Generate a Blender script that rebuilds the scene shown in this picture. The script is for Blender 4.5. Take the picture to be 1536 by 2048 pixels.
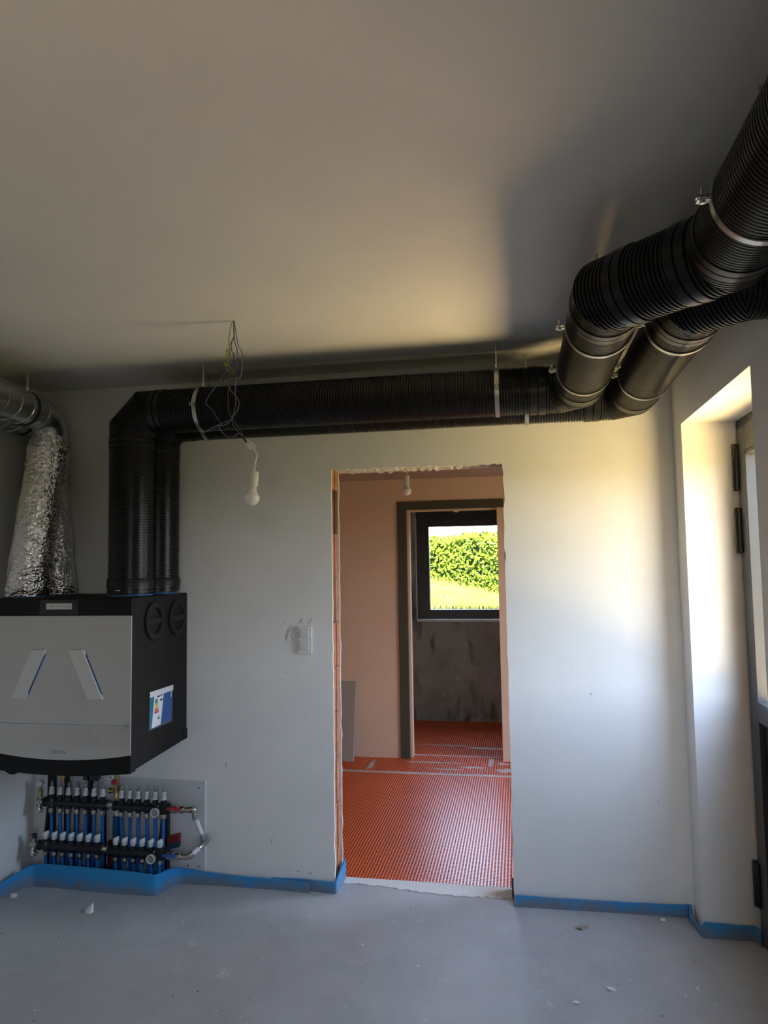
import bpy, bmesh, math, random
from mathutils import Vector, Matrix, noise
random.seed(7)
scn = bpy.context.scene
for o in list(bpy.data.objects):
    bpy.data.objects.remove(o)
COL = scn.collection
PI = math.pi
R = math.radians

# ------------------------------------------------------------------ camera, world, sun, exposure
cam_data = bpy.data.cameras.new('camera')
cam = bpy.data.objects.new('camera', cam_data)
COL.objects.link(cam)
scn.camera = cam
YAW, PITCH, ROLL = 0.1828, 0.0725, 0.0152
Rz = Matrix.Rotation(YAW, 3, 'Z')
Rx = Matrix.Rotation(PITCH, 3, 'X')
Ry = Matrix.Rotation(ROLL, 3, 'Y')
rot = (Rz @ Rx @ Ry) @ Matrix.Rotation(PI / 2, 3, 'X')
cam.matrix_world = Matrix.Translation((0, -3.6726, 1.6581)) @ rot.to_4x4()
cam_data.sensor_fit = 'VERTICAL'
cam_data.sensor_height = 32.0
cam_data.lens = 1437.0 / 2048.0 * 32.0
cam_data.clip_start = 0.02
cam_data.clip_end = 200

world = bpy.data.worlds.new('world')
scn.world = world
world.use_nodes = True
wn, wl = world.node_tree.nodes, world.node_tree.links
wn.clear()
w_out = wn.new('ShaderNodeOutputWorld')
w_bg = wn.new('ShaderNodeBackground')
w_tc = wn.new('ShaderNodeTexCoord')
w_sep = wn.new('ShaderNodeSeparateXYZ')
w_map = wn.new('ShaderNodeMapRange')
w_map.inputs[1].default_value = -1
w_map.inputs[2].default_value = 1
w_ramp = wn.new('ShaderNodeValToRGB')
er = w_ramp.color_ramp.elements
er[0].position = 0.0
er[0].color = (0.11, 0.105, 0.055, 1)         # grassland far off, below the horizon
er[1].position = 1.0
er[1].color = (0.38, 0.57, 0.98, 1)         # zenith
for pos, c in ((0.495, (0.11, 0.105, 0.055, 1)), (0.50, (0.90, 0.94, 1.0, 1)), (0.62, (0.58, 0.75, 1.0, 1))):
    e = er.new(pos)
    e.color = c
wl.new(w_tc.outputs['Generated'], w_sep.inputs[0])
wl.new(w_sep.outputs[2], w_map.inputs[0])
wl.new(w_map.outputs[0], w_ramp.inputs[0])
wl.new(w_ramp.outputs[0], w_bg.inputs[0])
w_bg.inputs[1].default_value = 6.0
wl.new(w_bg.outputs[0], w_out.inputs[0])

sun_data = bpy.data.lights.new('sun', 'SUN')
sun_data.energy = 44
sun_data.angle = R(0.6)
sun_data.color = (1.0, 0.93, 0.80)
sun = bpy.data.objects.new('sun', sun_data)
COL.objects.link(sun)
sun.rotation_euler = Vector((0.03, 0.62, -0.78)).to_track_quat('-Z', 'Y').to_euler()

def portal(name, loc, direction, sx, sy):
    d = bpy.data.lights.new(name, 'AREA')
    d.shape = 'RECTANGLE'
    d.size, d.size_y = sx, sy
    d.cycles.is_portal = True
    o = bpy.data.objects.new(name, d)
    COL.objects.link(o)
    o.location = loc
    o.rotation_euler = Vector(direction).to_track_quat('-Z', 'Y').to_euler()
    return o
# daylight portals (guide sampling only, give no light of their own)
portal('door_daylight_portal', (1.075, -0.69, 1.59), (-1, 0, 0), 0.80, 1.16)
portal('added_rear_window_portal', (0.33, -4.80, 1.625), (0, 1, 0), 0.72, 1.03)  # portal for the added window behind the viewer
portal('added_side_window_portal', (1.86, 1.35, 1.10), (-1, 0, 0), 1.26, 2.10)  # portal for the added side window of the second room
portal('window_daylight_portal', (-0.49, 4.16, 1.60), (0, -1, 0), 1.0, 0.96)

vs = scn.view_settings
vs.view_transform = 'Standard'
vs.look = 'None'
vs.gamma = 1.0
vs.use_curve_mapping = False
vs.exposure = 1.56
scn.cycles.max_bounces = 11
scn.cycles.diffuse_bounces = 6
scn.cycles.transparent_max_bounces = 12
scn.cycles.use_guiding = True
scn.cycles.caustics_reflective = False
scn.cycles.caustics_refractive = False

# ------------------------------------------------------------------ materials
MATS = {}
def mat(name, col, rough=0.6, metal=0.0, var=0.0, vscale=6.0, bump=0.0, bscale=40.0, trans=0.0, ior=1.45, spec=0.5, coat=0.0, subsurf=0.0):
    if name in MATS:
        return MATS[name]
    m = bpy.data.materials.new(name)
    m.use_nodes = True
    nt = m.node_tree
    b = nt.nodes['Principled BSDF']
    b.inputs['Base Color'].default_value = (*col, 1)
    b.inputs['Roughness'].default_value = rough
    b.inputs['Metallic'].default_value = metal
    b.inputs['IOR'].default_value = ior
    b.inputs['Specular IOR Level'].default_value = spec
    b.inputs['Transmission Weight'].default_value = trans
    b.inputs['Coat Weight'].default_value = coat
    tc = None
    if var > 0 or bump > 0:
        tc = nt.nodes.new('ShaderNodeTexCoord')
    if var > 0:
        n = nt.nodes.new('ShaderNodeTexNoise')
        n.inputs['Scale'].default_value = vscale
        n.inputs['Detail'].default_value = 6
        n.inputs['Roughness'].default_value = 0.6
        nt.links.new(tc.outputs['Object'], n.inputs['Vector'])
        r = nt.nodes.new('ShaderNodeValToRGB')
        r.color_ramp.elements[0].position = 0.3
        r.color_ramp.elements[1].position = 0.7
        r.color_ramp.elements[0].color = (*[c * (1 - var) for c in col], 1)
        r.color_ramp.elements[1].color = (*[min(1, c * (1 + var)) for c in col], 1)
        nt.links.new(n.outputs['Fac'], r.inputs[0])
        nt.links.new(r.outputs[0], b.inputs['Base Color'])
    if bump > 0:
        n2 = nt.nodes.new('ShaderNodeTexNoise')
        n2.inputs['Scale'].default_value = bscale
        n2.inputs['Detail'].default_value = 5
        nt.links.new(tc.outputs['Object'], n2.inputs['Vector'])
        bp = nt.nodes.new('ShaderNodeBump')
        bp.inputs['Strength'].default_value = bump
        bp.inputs['Distance'].default_value = 0.004
        nt.links.new(n2.outputs['Fac'], bp.inputs['Height'])
        nt.links.new(bp.outputs[0], b.inputs['Normal'])
    MATS[name] = m
    return m

def speckle(m, col, scale, lo, hi, stretch=(1, 1, 1)):
    """adds shaped flecks (paint and plaster splashes) over a material's base colour"""
    nt = m.node_tree
    b = nt.nodes['Principled BSDF']
    tc = nt.nodes.new('ShaderNodeTexCoord')
    mp = nt.nodes.new('ShaderNodeMapping')
    mp.inputs['Scale'].default_value = stretch
    n = nt.nodes.new('ShaderNodeTexNoise')
    n.inputs['Scale'].default_value = scale
    n.inputs['Detail'].default_value = 3
    r = nt.nodes.new('ShaderNodeValToRGB')
    r.color_ramp.elements[0].position = lo
    r.color_ramp.elements[1].position = hi
    mx = nt.nodes.new('ShaderNodeMix')
    mx.data_type = 'RGBA'
    nt.links.new(tc.outputs['Object'], mp.inputs[0])
    nt.links.new(mp.outputs[0], n.inputs['Vector'])
    nt.links.new(n.outputs['Fac'], r.inputs[0])
    nt.links.new(r.outputs[0], mx.inputs[0])
    src = b.inputs['Base Color']
    if src.links:
        nt.links.new(src.links[0].from_socket, mx.inputs[6])
    else:
        mx.inputs[6].default_value = src.default_value
    mx.inputs[7].default_value = (*col, 1)
    nt.links.new(mx.outputs[2], src)

plaster = mat('wall_plaster', (0.83, 0.82, 0.79), 0.75, var=0.035, vscale=2.5, bump=0.08, bscale=18)
ceil_m = mat('ceiling_plaster', (0.83, 0.81, 0.77), 0.8, var=0.04, vscale=1.6, bump=0.06, bscale=12)
raw_plaster = mat('raw_plaster_edge', (0.74, 0.69, 0.62), 0.9, var=0.12, vscale=30, bump=0.6, bscale=60)
pink_plaster = mat('gypsum_plaster', (0.66, 0.47, 0.34), 0.8, var=0.04, vscale=2, bump=0.08, bscale=15)
screed = mat('cement_screed', (0.44, 0.44, 0.445), 0.55, var=0.14, vscale=2.2, bump=0.10, bscale=70)
speckle(screed, (0.55, 0.55, 0.54), 9, 0.66, 0.80)
speckle(screed, (0.80, 0.79, 0.76), 46, 0.735, 0.765)
speckle(screed, (0.10, 0.09, 0.08), 70, 0.785, 0.80)
grey_cement = mat('grey_cement_render', (0.32, 0.345, 0.315), 0.85, var=0.25, vscale=3.5, bump=0.3, bscale=25)
speckle(grey_cement, (0.45, 0.43, 0.40), 16, 0.665, 0.70, (1.7, 1, 0.6))
speckle(grey_cement, (0.11, 0.105, 0.098), 4, 0.56, 0.70, (1.5, 1, 0.5))
brick_m = mat('terracotta_brick', (0.46, 0.20, 0.11), 0.9, var=0.25, vscale=18, bump=0.5, bscale=50)
brick_dark = mat('brick_cavity', (0.16, 0.07, 0.035), 0.95, var=0.3, vscale=25)
mortar = mat('mortar', (0.40, 0.37, 0.33), 0.95, var=0.2, vscale=40, bump=0.5)
black_epe = mat('black_foam_duct', (0.009, 0.0088, 0.0085), 0.28, var=0.15, vscale=14, spec=0.32)
black_collar = mat('black_collar_plastic', (0.011, 0.011, 0.0105), 0.40, spec=0.35, bump=0.05, bscale=90)
galv = mat('galvanised_steel', (0.52, 0.53, 0.53), 0.30, 1.0, var=0.15, vscale=25)
zinc = mat('zinc_clamp', (0.50, 0.50, 0.48), 0.30, 1.0)
rubber = mat('black_rubber', (0.012, 0.012, 0.012), 0.6)
foil_m = mat('aluminium_foil', (0.74, 0.72, 0.71), 0.20, 1.0, bump=0.5, bscale=130)
unit_body = mat('charcoal_foam_casing', (0.018, 0.0152, 0.0135), 0.75, spec=0.2, var=0.12, vscale=20, bump=0.10, bscale=200)
unit_black = mat('black_plastic', (0.006, 0.006, 0.006), 0.5, spec=0.25)
unit_front = mat('silver_grey_panel', (0.50, 0.49, 0.47), 0.45, 0.15)
unit_lip = mat('light_grey_lip', (0.74, 0.74, 0.74), 0.35)
unit_blue = mat('blue_plastic', (0.015, 0.10, 0.20), 0.5)
print_grey = mat('grey_print', (0.20, 0.20, 0.20), 0.6)
print_teal = mat('teal_print', (0.16, 0.27, 0.31), 0.6)
disp_m = mat('display_cover', (0.60, 0.59, 0.55), 0.35)
white_pl = mat('white_plastic', (0.76, 0.75, 0.72), 0.35)
white_glossy = mat('white_bulb_glass', (0.84, 0.82, 0.76), 0.18)
cream_pl = mat('cream_lampholder', (0.70, 0.68, 0.58), 0.4)
blue_pipe = mat('blue_pipe', (0.012, 0.13, 0.42), 0.42)
white_pipe = mat('white_pipe', (0.78, 0.78, 0.78), 0.35)
mani_black = mat('manifold_black', (0.014, 0.014, 0.015), 0.40)
nickel = mat('nickel_fitting', (0.55, 0.51, 0.44), 0.30, 1.0)
brass = mat('brass_fitting', (0.58, 0.42, 0.18), 0.32, 1.0)
red_pl = mat('red_handle', (0.42, 0.030, 0.022), 0.4)
blue_handle = mat('blue_handle', (0.03, 0.10, 0.38), 0.4)
yellow_pl = mat('yellow_cap', (0.75, 0.42, 0.02), 0.5)
clear_pl = mat('clear_plastic', (0.75, 0.74, 0.72), 0.12, trans=0.75)
grey_pl = mat('grey_plastic', (0.34, 0.34, 0.34), 0.5)
dark_grey = mat('dark_grey_metal', (0.05, 0.05, 0.052), 0.5)
anthracite = mat('anthracite_aluminium', (0.055, 0.057, 0.058), 0.38)
door_panel_m = mat('black_door_panel', (0.014, 0.015, 0.020), 0.35)
hinge_m = mat('black_hinge', (0.012, 0.012, 0.013), 0.35)
frame_dark = mat('dark_olive_frame', (0.058, 0.052, 0.034), 0.6, var=0.1, vscale=8)
board_m = mat('grey_board', (0.33, 0.29, 0.24), 0.75, var=0.05, vscale=6)
backboard_m = mat('white_backing_board', (0.62, 0.62, 0.63), 0.55)
mat_orange = mat('orange_polyethylene', (0.74, 0.135, 0.026), 0.34, var=0.10, vscale=4, spec=0.8, ior=1.6)
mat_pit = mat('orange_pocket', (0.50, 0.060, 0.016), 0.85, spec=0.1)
grout_m = mat('grey_tile_adhesive', (0.52, 0.45, 0.40), 0.9, var=0.15, vscale=25, bump=0.6, bscale=60)
wire_brown = mat('brown_wire', (0.13, 0.085, 0.05), 0.45)
wire_grey = mat('grey_brown_wire', (0.20, 0.17, 0.13), 0.45)
wire_blue = mat('blue_wire', (0.07, 0.13, 0.28), 0.45)
wire_black = mat('black_wire', (0.02, 0.02, 0.02), 0.45)
wire_green = mat('green_yellow_wire', (0.36, 0.38, 0.05), 0.45)
chip_m = mat('plaster_chip', (0.78, 0.77, 0.74), 0.9, var=0.08, vscale=60)
leaf_dry = mat('dry_leaf', (0.40, 0.32, 0.20), 0.8, var=0.2, vscale=60)
pencil_m = mat('pencil_mark', (0.30, 0.29, 0.28), 0.9)
hedge_m = mat('hedge_leaf', (0.058, 0.098, 0.004), 0.8, var=0.35, vscale=9, spec=0.15)
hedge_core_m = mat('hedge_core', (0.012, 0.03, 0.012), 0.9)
grass_m = mat('grass_blade', (0.105, 0.112, 0.026), 0.9, spec=0.1, var=0.3, vscale=3)
soil_m = mat('lawn_soil', (0.105, 0.098, 0.035), 0.9, var=0.3, vscale=5)
outer_wall_m = mat('outside_render', (0.55, 0.55, 0.54), 0.85, var=0.05)
label_blue = mat('label_blue', (0.035, 0.10, 0.30), 0.25)
label_white = mat('label_white', (0.76, 0.78, 0.80), 0.3)

# blue foam strip: cement smeared along its lower half (dirt with a ragged outline)
foam = mat('blue_foam_strip', (0.028, 0.285, 0.62), 0.5)
def foam_dirt():
    nt = foam.node_tree
    b = nt.nodes['Principled BSDF']
    g = nt.nodes.new('ShaderNodeNewGeometry')
    s = nt.nodes.new('ShaderNodeSeparateXYZ')
    n = nt.nodes.new('ShaderNodeTexNoise')
    n.inputs['Scale'].default_value = 11
    n.inputs['Detail'].default_value = 10
    n.inputs['Roughness'].default_value = 0.65
    ma = nt.nodes.new('ShaderNodeMath')
    ma.operation = 'MULTIPLY_ADD'
    ma.inputs[1].default_value = 0.175
    ma.inputs[2].default_value = -0.045
    sb = nt.nodes.new('ShaderNodeMath')
    sb.operation = 'SUBTRACT'
    mr = nt.nodes.new('ShaderNodeMapRange')
    mr.inputs[1].default_value = -0.022
    mr.inputs[2].default_value = 0.036
    mr.inputs[3].default_value = 0.0
    mr.inputs[4].default_value = 0.85
    mx = nt.nodes.new('ShaderNodeMix')
    mx.data_type = 'RGBA'
    mx.inputs[6].default_value = (0.028, 0.285, 0.62, 1)
    mx.inputs[7].default_value = (0.20, 0.205, 0.21, 1)
    L = nt.links
    L.new(g.outputs['Position'], s.inputs[0])
    L.new(g.outputs['Position'], n.inputs['Vector'])
    L.new(n.outputs['Fac'], ma.inputs[0])
    L.new(ma.outputs[0], sb.inputs[0])
    L.new(s.outputs[2], sb.inputs[1])
    L.new(sb.outputs[0], mr.inputs[0])
    L.new(mr.outputs[0], mx.inputs[0])
    L.new(mx.outputs[2], b.inputs['Base Color'])
foam_dirt()

def glass_mat():
    m = bpy.data.materials.new('window_glass')
    m.use_nodes = True
    nt = m.node_tree
    nt.nodes.clear()
    o = nt.nodes.new('ShaderNodeOutputMaterial')
    t = nt.nodes.new('ShaderNodeBsdfTransparent')
    t.inputs[0].default_value = (0.905, 0.905, 0.905, 1)
    gl = nt.nodes.new('ShaderNodeBsdfGlossy')
    gl.inputs['Roughness'].default_value = 0.02
    lw = nt.nodes.new('ShaderNodeLayerWeight')
    lw.inputs[0].default_value = 0.5
    pw = nt.nodes.new('ShaderNodeMath')
    pw.operation = 'POWER'
    pw.inputs[1].default_value = 5.0
    nt.links.new(lw.outputs['Facing'], pw.inputs[0])
    f = nt.nodes.new('ShaderNodeMath')
    f.operation = 'MULTIPLY_ADD'
    f.inputs[1].default_value = 0.95
    f.inputs[2].default_value = 0.04
    nt.links.new(pw.outputs[0], f.inputs[0])
    mx = nt.nodes.new('ShaderNodeMixShader')
    nt.links.new(f.outputs[0], mx.inputs[0])
    nt.links.new(t.outputs[0], mx.inputs[1])
    nt.links.new(gl.outputs[0], mx.inputs[2])
    nt.links.new(mx.outputs[0], o.inputs[0])
    return m
glass_m = glass_mat()

# ------------------------------------------------------------------ mesh helpers
ORG = {}
def basis(d):
    d = Vector(d).normalized()
    a = Vector((0, 0, 1)) if abs(d.z) < 0.9 else Vector((1, 0, 0))
    u = d.cross(a).normalized()
    return d, u, d.cross(u).normalized()

class MB:
    def __init__(s):
        s.v, s.f = [], []
    def quad_strip_rings(s, rings, closed=True, cap0=False, cap1=False):
        b = len(s.v)
        n = len(rings[0])
        for r in rings:
            s.v.extend(r)
        for i in range(len(rings) - 1):
            for j in range(n if closed else n - 1):
                k = (j + 1) % n
                s.f.append((b + i * n + j, b + i * n + k, b + (i + 1) * n + k, b + (i + 1) * n + j))
        if cap0:
            s.f.append(tuple(b + j for j in range(n))[::-1])
        if cap1:
            s.f.append(tuple(b + (len(rings) - 1) * n + j for j in range(n)))
        return s
    def box(s, x0, x1, y0, y1, z0, z1):
        b = len(s.v)
        s.v += [Vector((x, y, z)) for z in (z0, z1) for y in (y0, y1) for x in (x0, x1)]
        for q in ((0, 2, 3, 1), (4, 5, 7, 6), (0, 1, 5, 4), (2, 6, 7, 3), (0, 4, 6, 2), (1, 3, 7, 5)):
            s.f.append(tuple(b + i for i in q))
        return s
    def lathe(s, A, d, prof, n=24, caps=True):
        """prof: list of (t, r) along axis d from A"""
        A = Vector(A)
        d, u, v = basis(d)
        rings = [[A + d * t + (u * math.cos(2 * PI * j / n) + v * math.sin(2 * PI * j / n)) * max(r, 1e-5) for j in range(n)] for t, r in prof]
        return s.quad_strip_rings(rings, True, caps, caps)
    def cyl(s, A, B, r, r2=None, n=16):
        A, B = Vector(A), Vector(B)
        return s.lathe(A, B - A, [(0, r), ((B - A).length, r if r2 is None else r2)], n)
    def tube(s, pts, r, n=8, cap=True):
        pts = [Vector(p) for p in pts]
        rings = []
        d0 = (pts[1] - pts[0]).normalized()
        _, u, v = basis(d0)
        for i, p in enumerate(pts):
            a = pts[max(i - 1, 0)]
            c = pts[min(i + 1, len(pts) - 1)]
            d = (c - a).normalized()
            u = (u - d * u.dot(d)).normalized()
            v = d.cross(u)
            rr = r[i] if isinstance(r, (list, tuple)) else r
            rings.append([p + (u * math.cos(2 * PI * j / n) + v * math.sin(2 * PI * j / n)) * rr for j in range(n)])
        return s.quad_strip_rings(rings, True, cap, cap)
    def prism(s, poly, axis, a, b):
        """poly: 2-D outline, extruded along axis from a to b. axis x: (y,z); y: (x,z); z: (x,y)"""
        def P(p, t):
            return Vector((t, p[0], p[1])) if axis == 'x' else Vector((p[0], t, p[1])) if axis == 'y' else Vector((p[0], p[1], t))
        k = len(s.v)
        n = len(poly)
        s.v += [P(p, a) for p in poly] + [P(p, b) for p in poly]
        s.f.append(tuple(k + i for i in range(n)))
        s.f.append(tuple(k + n + i for i in range(n))[::-1])
        for i in range(n):
            j = (i + 1) % n
            s.f.append((k + i, k + n + i, k + n + j, k + j))
        return s
    def band(s, c, d, r0, r1, w, n=48):
        """flat ring of width w along d, between radii r0 and r1"""
        c = Vector(c)
        d = Vector(d).normalized()
        return s.lathe_open(c - d * w / 2, d, [(0, r0), (0, r1), (w, r1), (w, r0), (0, r0)], n)
    def lathe_open(s, A, d, prof, n=48):
        return s.lathe(A, d, prof, n, caps=False)
    def sphere(s, c, r, n=16, m=10, sz=1.0):
        return s.lathe(Vector(c) - Vector((0, 0, r * sz)), (0, 0, 1), [(r * sz * (1 - math.cos(PI * i / m)), r * math.sin(PI * i / m)) for i in range(m + 1)], n)
    def build(s, name, m, parent=None, smooth=None, bevel=0.0, origin=None):
        root = parent
        if parent is not None:
            org = ORG[parent.name]
        elif origin is not None:
            org = Vector(origin)
        else:
            xs = [p.x for p in s.v]; ys = [p.y for p in s.v]; zs = [p.z for p in s.v]
            org = Vector(((min(xs) + max(xs)) / 2, (min(ys) + max(ys)) / 2, min(zs)))
        me = bpy.data.meshes.new(name)
        me.from_pydata([p - org for p in s.v], [], s.f)
        bm = bmesh.new()
        bm.from_mesh(me)
        bmesh.ops.recalc_face_normals(bm, faces=bm.faces)
        bm.to_mesh(me)
        bm.free()
        me.materials.append(m)
        o = bpy.data.objects.new(name, me)
        COL.objects.link(o)
        ORG[o.name] = org
        if parent is not None:
            o.parent = parent
        else:
            o.location = org
        if smooth:
            for p in me.polygons:
                p.use_smooth = True
            if smooth != True:
                me.set_sharp_from_angle(angle=R(smooth))
        if bevel > 0:
            b = o.modifiers.new('bevel', 'BEVEL')
            b.width = bevel
            b.segments = 2
            b.limit_method = 'ANGLE'
        return o

def tag(o, label, cat=None, group=None, kind=None):
    if label: o['label'] = label
    if cat: o['category'] = cat
    if group: o['group'] = group
    if kind: o['kind'] = kind
    return o
def thing(name, loc, label, cat, group=None):
    o = bpy.data.objects.new(name, None)
    o.empty_display_size = 0.05
    COL.objects.link(o)
    o.location = loc
    ORG[o.name] = Vector(loc)
    return tag(o, label, cat, group)
def struct(name, mb, m, label=None, parent=None, **k):
    o = mb.build(name, m, parent, **k)
    if parent is None:
        tag(o, label or None, None, None, 'structure')
    return o
def smooth_path(pts, k=6):
    """Catmull-Rom through pts"""
    pts = [Vector(p) for p in pts]
    out = []
    for i in range(len(pts) - 1):
        p0 = pts[max(i - 1, 0)]; p1 = pts[i]; p2 = pts[i + 1]; p3 = pts[min(i + 2, len(pts) - 1)]
        for j in range(k):
            t = j / k
            out.append(0.5 * ((2 * p1) + (p2 - p0) * t + (2 * p0 - 5 * p1 + 4 * p2 - p3) * t * t + (3 * p1 - p0 - 3 * p2 + p3) * t ** 3))
    out.append(pts[-1])
    return out

# ------------------------------------------------------------------ dimensions of the place
XL, XR, YB, ZC = -2.68, 0.7615, -4.60, 2.68        # left wall, right wall, wall behind the camera, ceiling
OX0, OX1, OZ = -0.9608, -0.0633, 2.16              # rough opening in the back wall
WT = 0.17                                          # its thickness
NY0, NY1, NZ = -1.19, -0.178, 2.286                # door niche in the right wall
DX = 0.985                                         # inner face of the outside door
Z2, Y2, Y3 = 2.40, 2.55, 4.05                      # second room: ceiling, far wall; third room: far wall

# ------------------------------------------------------------------ setting: first room
struct('floor', MB().box(XL - 0.3, 1.065, YB - 0.3, 0.10, -0.12, 0.0), screed, 'grey cement screed floor with dust and white plaster splashes')
struct('ceiling', MB().box(XL - 0.3, 1.08, YB - 0.3, 0.17, ZC, ZC + 0.25), ceil_m, 'plain plastered ceiling above the ducts')
struct('wall_left', MB().box(XL - 0.3, XL, YB - 0.3, 0.17, -0.12, ZC), plaster, 'white plastered side wall beside the ventilation unit')
RX0, RX1, RZ0, RZ1 = -0.04, 0.70, 1.10, 2.15      # unseen window behind the viewer, added for its daylight
w = MB()
w.box(XL - 0.3, RX0, YB - 0.3, YB, -0.12, ZC)
w.box(RX1, 1.065, YB - 0.3, YB, -0.12, ZC)
w.box(RX0, RX1, YB - 0.3, YB, -0.12, RZ0)
w.box(RX0, RX1, YB - 0.3, YB, RZ1, ZC)
struct('wall_rear', w, plaster, 'white plastered wall behind the viewer')
struct('added_eave', MB().box(XL - 0.9, 1.08, -6.9, YB - 0.3, ZC + 0.02, ZC + 0.25), mat('added_eave_render', (0.55, 0.54, 0.52), 0.85), 'unseen deep eave added to keep sun out of the added rear window')  # eave added only to block direct sun from the rear window
added_win3 = thing('added_rear_window', ((RX0 + RX1) / 2, YB - 0.15, RZ0), 'unseen dark framed window added for light in the wall behind the viewer', None)
added_win3['kind'] = 'structure'
for x0, x1 in ((RX0, RX0 + 0.06), (RX1 - 0.06, RX1)):
    MB().box(x0, x1, YB - 0.18, YB - 0.12, RZ0, RZ1).build('frame_stile', anthracite, added_win3, bevel=0.004)
for z0, z1 in ((RZ0, RZ0 + 0.06), (RZ1 - 0.06, RZ1)):
    MB().box(RX0 + 0.06, RX1 - 0.06, YB - 0.18, YB - 0.12, z0, z1).build('frame_rail', anthracite, added_win3, bevel=0.004)
MB().box(RX0 + 0.06, RX1 - 0.06, YB - 0.153, YB - 0.147, RZ0 + 0.06, RZ1 - 0.06).build('pane', glass_m, added_win3)
w = MB()
w.box(XR, 1.065, YB, NY0, -0.12, ZC)
w.box(XR, 1.065, NY1, 0.17, -0.12, ZC)
w.box(XR, 1.065, NY0, NY1, NZ, ZC)
struct('wall_right', w, plaster, 'white plastered side wall with the deep door recess')

# back wall: two plaster skins around a brick core, ragged cut edge at the opening
def ragged(n, amp, seed):
    return [amp * (noise.noise(Vector((i * 0.9, seed, 0))) + 0.6 * noise.noise(Vector((i * 2.3, seed, 5)))) for i in range(n)]
def skin(y0, y1, seed, amp):
    """plaster skin with a rough-edged rectangular hole"""
    N = 46
    ra, rb, rc = ragged(N + 1, amp, seed), ragged(N + 1, amp * 1.1, seed + 3), ragged(N + 1, amp * 1.2, seed + 6)
    m = MB()
    left = [(OX0 + ra[i] * 0.6, OZ * i / N) for i in range(N + 1)]
    right = [(OX1 + rb[i] * (0.5 if i < 36 else 1.3), OZ * i / N) for i in range(N + 1)]
    top = [(left[-1][0] + (right[-1][0] - left[-1][0]) * i / N, OZ + (rc[i] if 0 < i < N else 0)) for i in range(N + 1)]
    m.prism([(XL, -0.12)] + [(OX0, -0.12)] + left + [(left[-1][0], ZC), (XL, ZC)], 'y', y0, y1)
    m.prism([(XR, -0.12), (XR, ZC), (right[-1][0], ZC)] + right[::-1] + [(OX1, -0.12)], 'y', y0, y1)
    m.prism(top + [(right[-1][0], ZC), (left[-1][0], ZC)], 'y', y0, y1)
    return m
wb = struct('wall_back', skin(0.0, 0.014, 1.0, 0.009), plaster, 'white plastered wall with the rough doorway cut through it')
struct('plaster_skin', skin(0.157, 0.17, 9.0, 0.010), raw_plaster, parent=wb)
core = MB()
core.box(XL, OX0 - 0.10, 0.014, 0.157, -0.12, ZC)
core.box(OX1 + 0.10, XR, 0.014, 0.157, -0.12, ZC)
core.box(OX0 - 0.10, OX1 + 0.10, 0.014, 0.157, OZ + 0.05, ZC)
core.build('wall_core', mortar, wb)
# hollow bricks showing in the jambs, one course each
for side in (0, 1):
    z = -0.06
    k = 0
    while z < OZ + 0.03:
        h = 0.236
        j = random.uniform(-0.004, 0.004)
        zz = min(z + h - 0.004, OZ + 0.045)
        m = MB()
        if side == 0:
            x1 = OX0 - 0.006 + j
            for y0, y1, dx in ((0.020, 0.058, 0), (0.060, 0.104, -0.007), (0.106, 0.152, -0.001)):
                m.box(OX0 - 0.10, x1 + dx, y0 + random.uniform(-.003, .003), y1, z, zz)
        else:
            x0 = OX1 + 0.006 + j
            for y0, y1, dx in ((0.026, 0.058, 0), (0.062, 0.100, 0.006), (0.104, 0.146, 0.001)):
                m.box(x0 + dx, OX1 + 0.10, y0, y1 + random.uniform(-.003, .003), z, zz)
        m.build('brick', brick_m if (k != 8 or side) else brick_dark, wb, bevel=0.002)
        z += h
        k += 1
# crumbly plaster and foam along the head of the opening
lin = MB()
N = 60
for row, (ya, yb, zoff, amp) in enumerate(((0.010, 0.050, 0.004, 0.010), (0.045, 0.10, 0.013, 0.014), (0.095, 0.158, 0.006, 0.016))):
    rg = ragged(N + 1, amp, 20 + row)
    poly = [(OX0 + (OX1 - OX0) * i / N, OZ + zoff + rg[i]) for i in range(N + 1)]
    lin.prism(poly + [(OX1, OZ + 0.06), (OX0, OZ + 0.06)], 'y', ya, yb)
lin.build('lintel_edge', raw_plaster, wb)
# pencil scribbles by the switch
pm = MB()
def stroke(pts, r=0.0014):
    pm.tube(smooth_path([(x, -0.0006, z) for x, z in pts], 4), r, 4)
stroke([(-1.148, 1.352), (-1.138, 1.366), (-1.130, 1.376), (-1.126, 1.362), (-1.120, 1.352)])
stroke([(-1.096, 1.365), (-1.090, 1.355), (-1.080, 1.370), (-1.072, 1.382)])
stroke([(-1.178, 1.335), (-1.190, 1.318), (-1.202, 1.312), (-1.206, 1.285), (-1.218, 1.262)])
stroke([(-1.188, 1.340), (-1.200, 1.322), (-1.215, 1.290), (-1.212, 1.268)])
stroke([(-1.172, 1.330), (-1.180, 1.305), (-1.184, 1.285), (-1.176, 1.262)])
stroke([(-1.226, 1.358), (-1.222, 1.362)], 0.002)
for x, z, dx, dz in ((-1.16, 0.085, .010, .006), (-1.10, 0.080, .014, .004), (-1.62, 0.73, .003, .003), (-1.22, 1.10, .008, -.002), (-1.30, 0.22, .004, .03), (0.33, 1.02, .002, -.012), (0.62, 0.52, .003, -.008), (0.24, 1.12, .003, .001), (-1.55, 0.60, .004, .02)):
    stroke([(x, z), (x + dx * .5, z + dz * .7), (x + dx, z + dz)], 0.0016)
pm.build('pencil_mark', pencil_m, wb)
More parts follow.
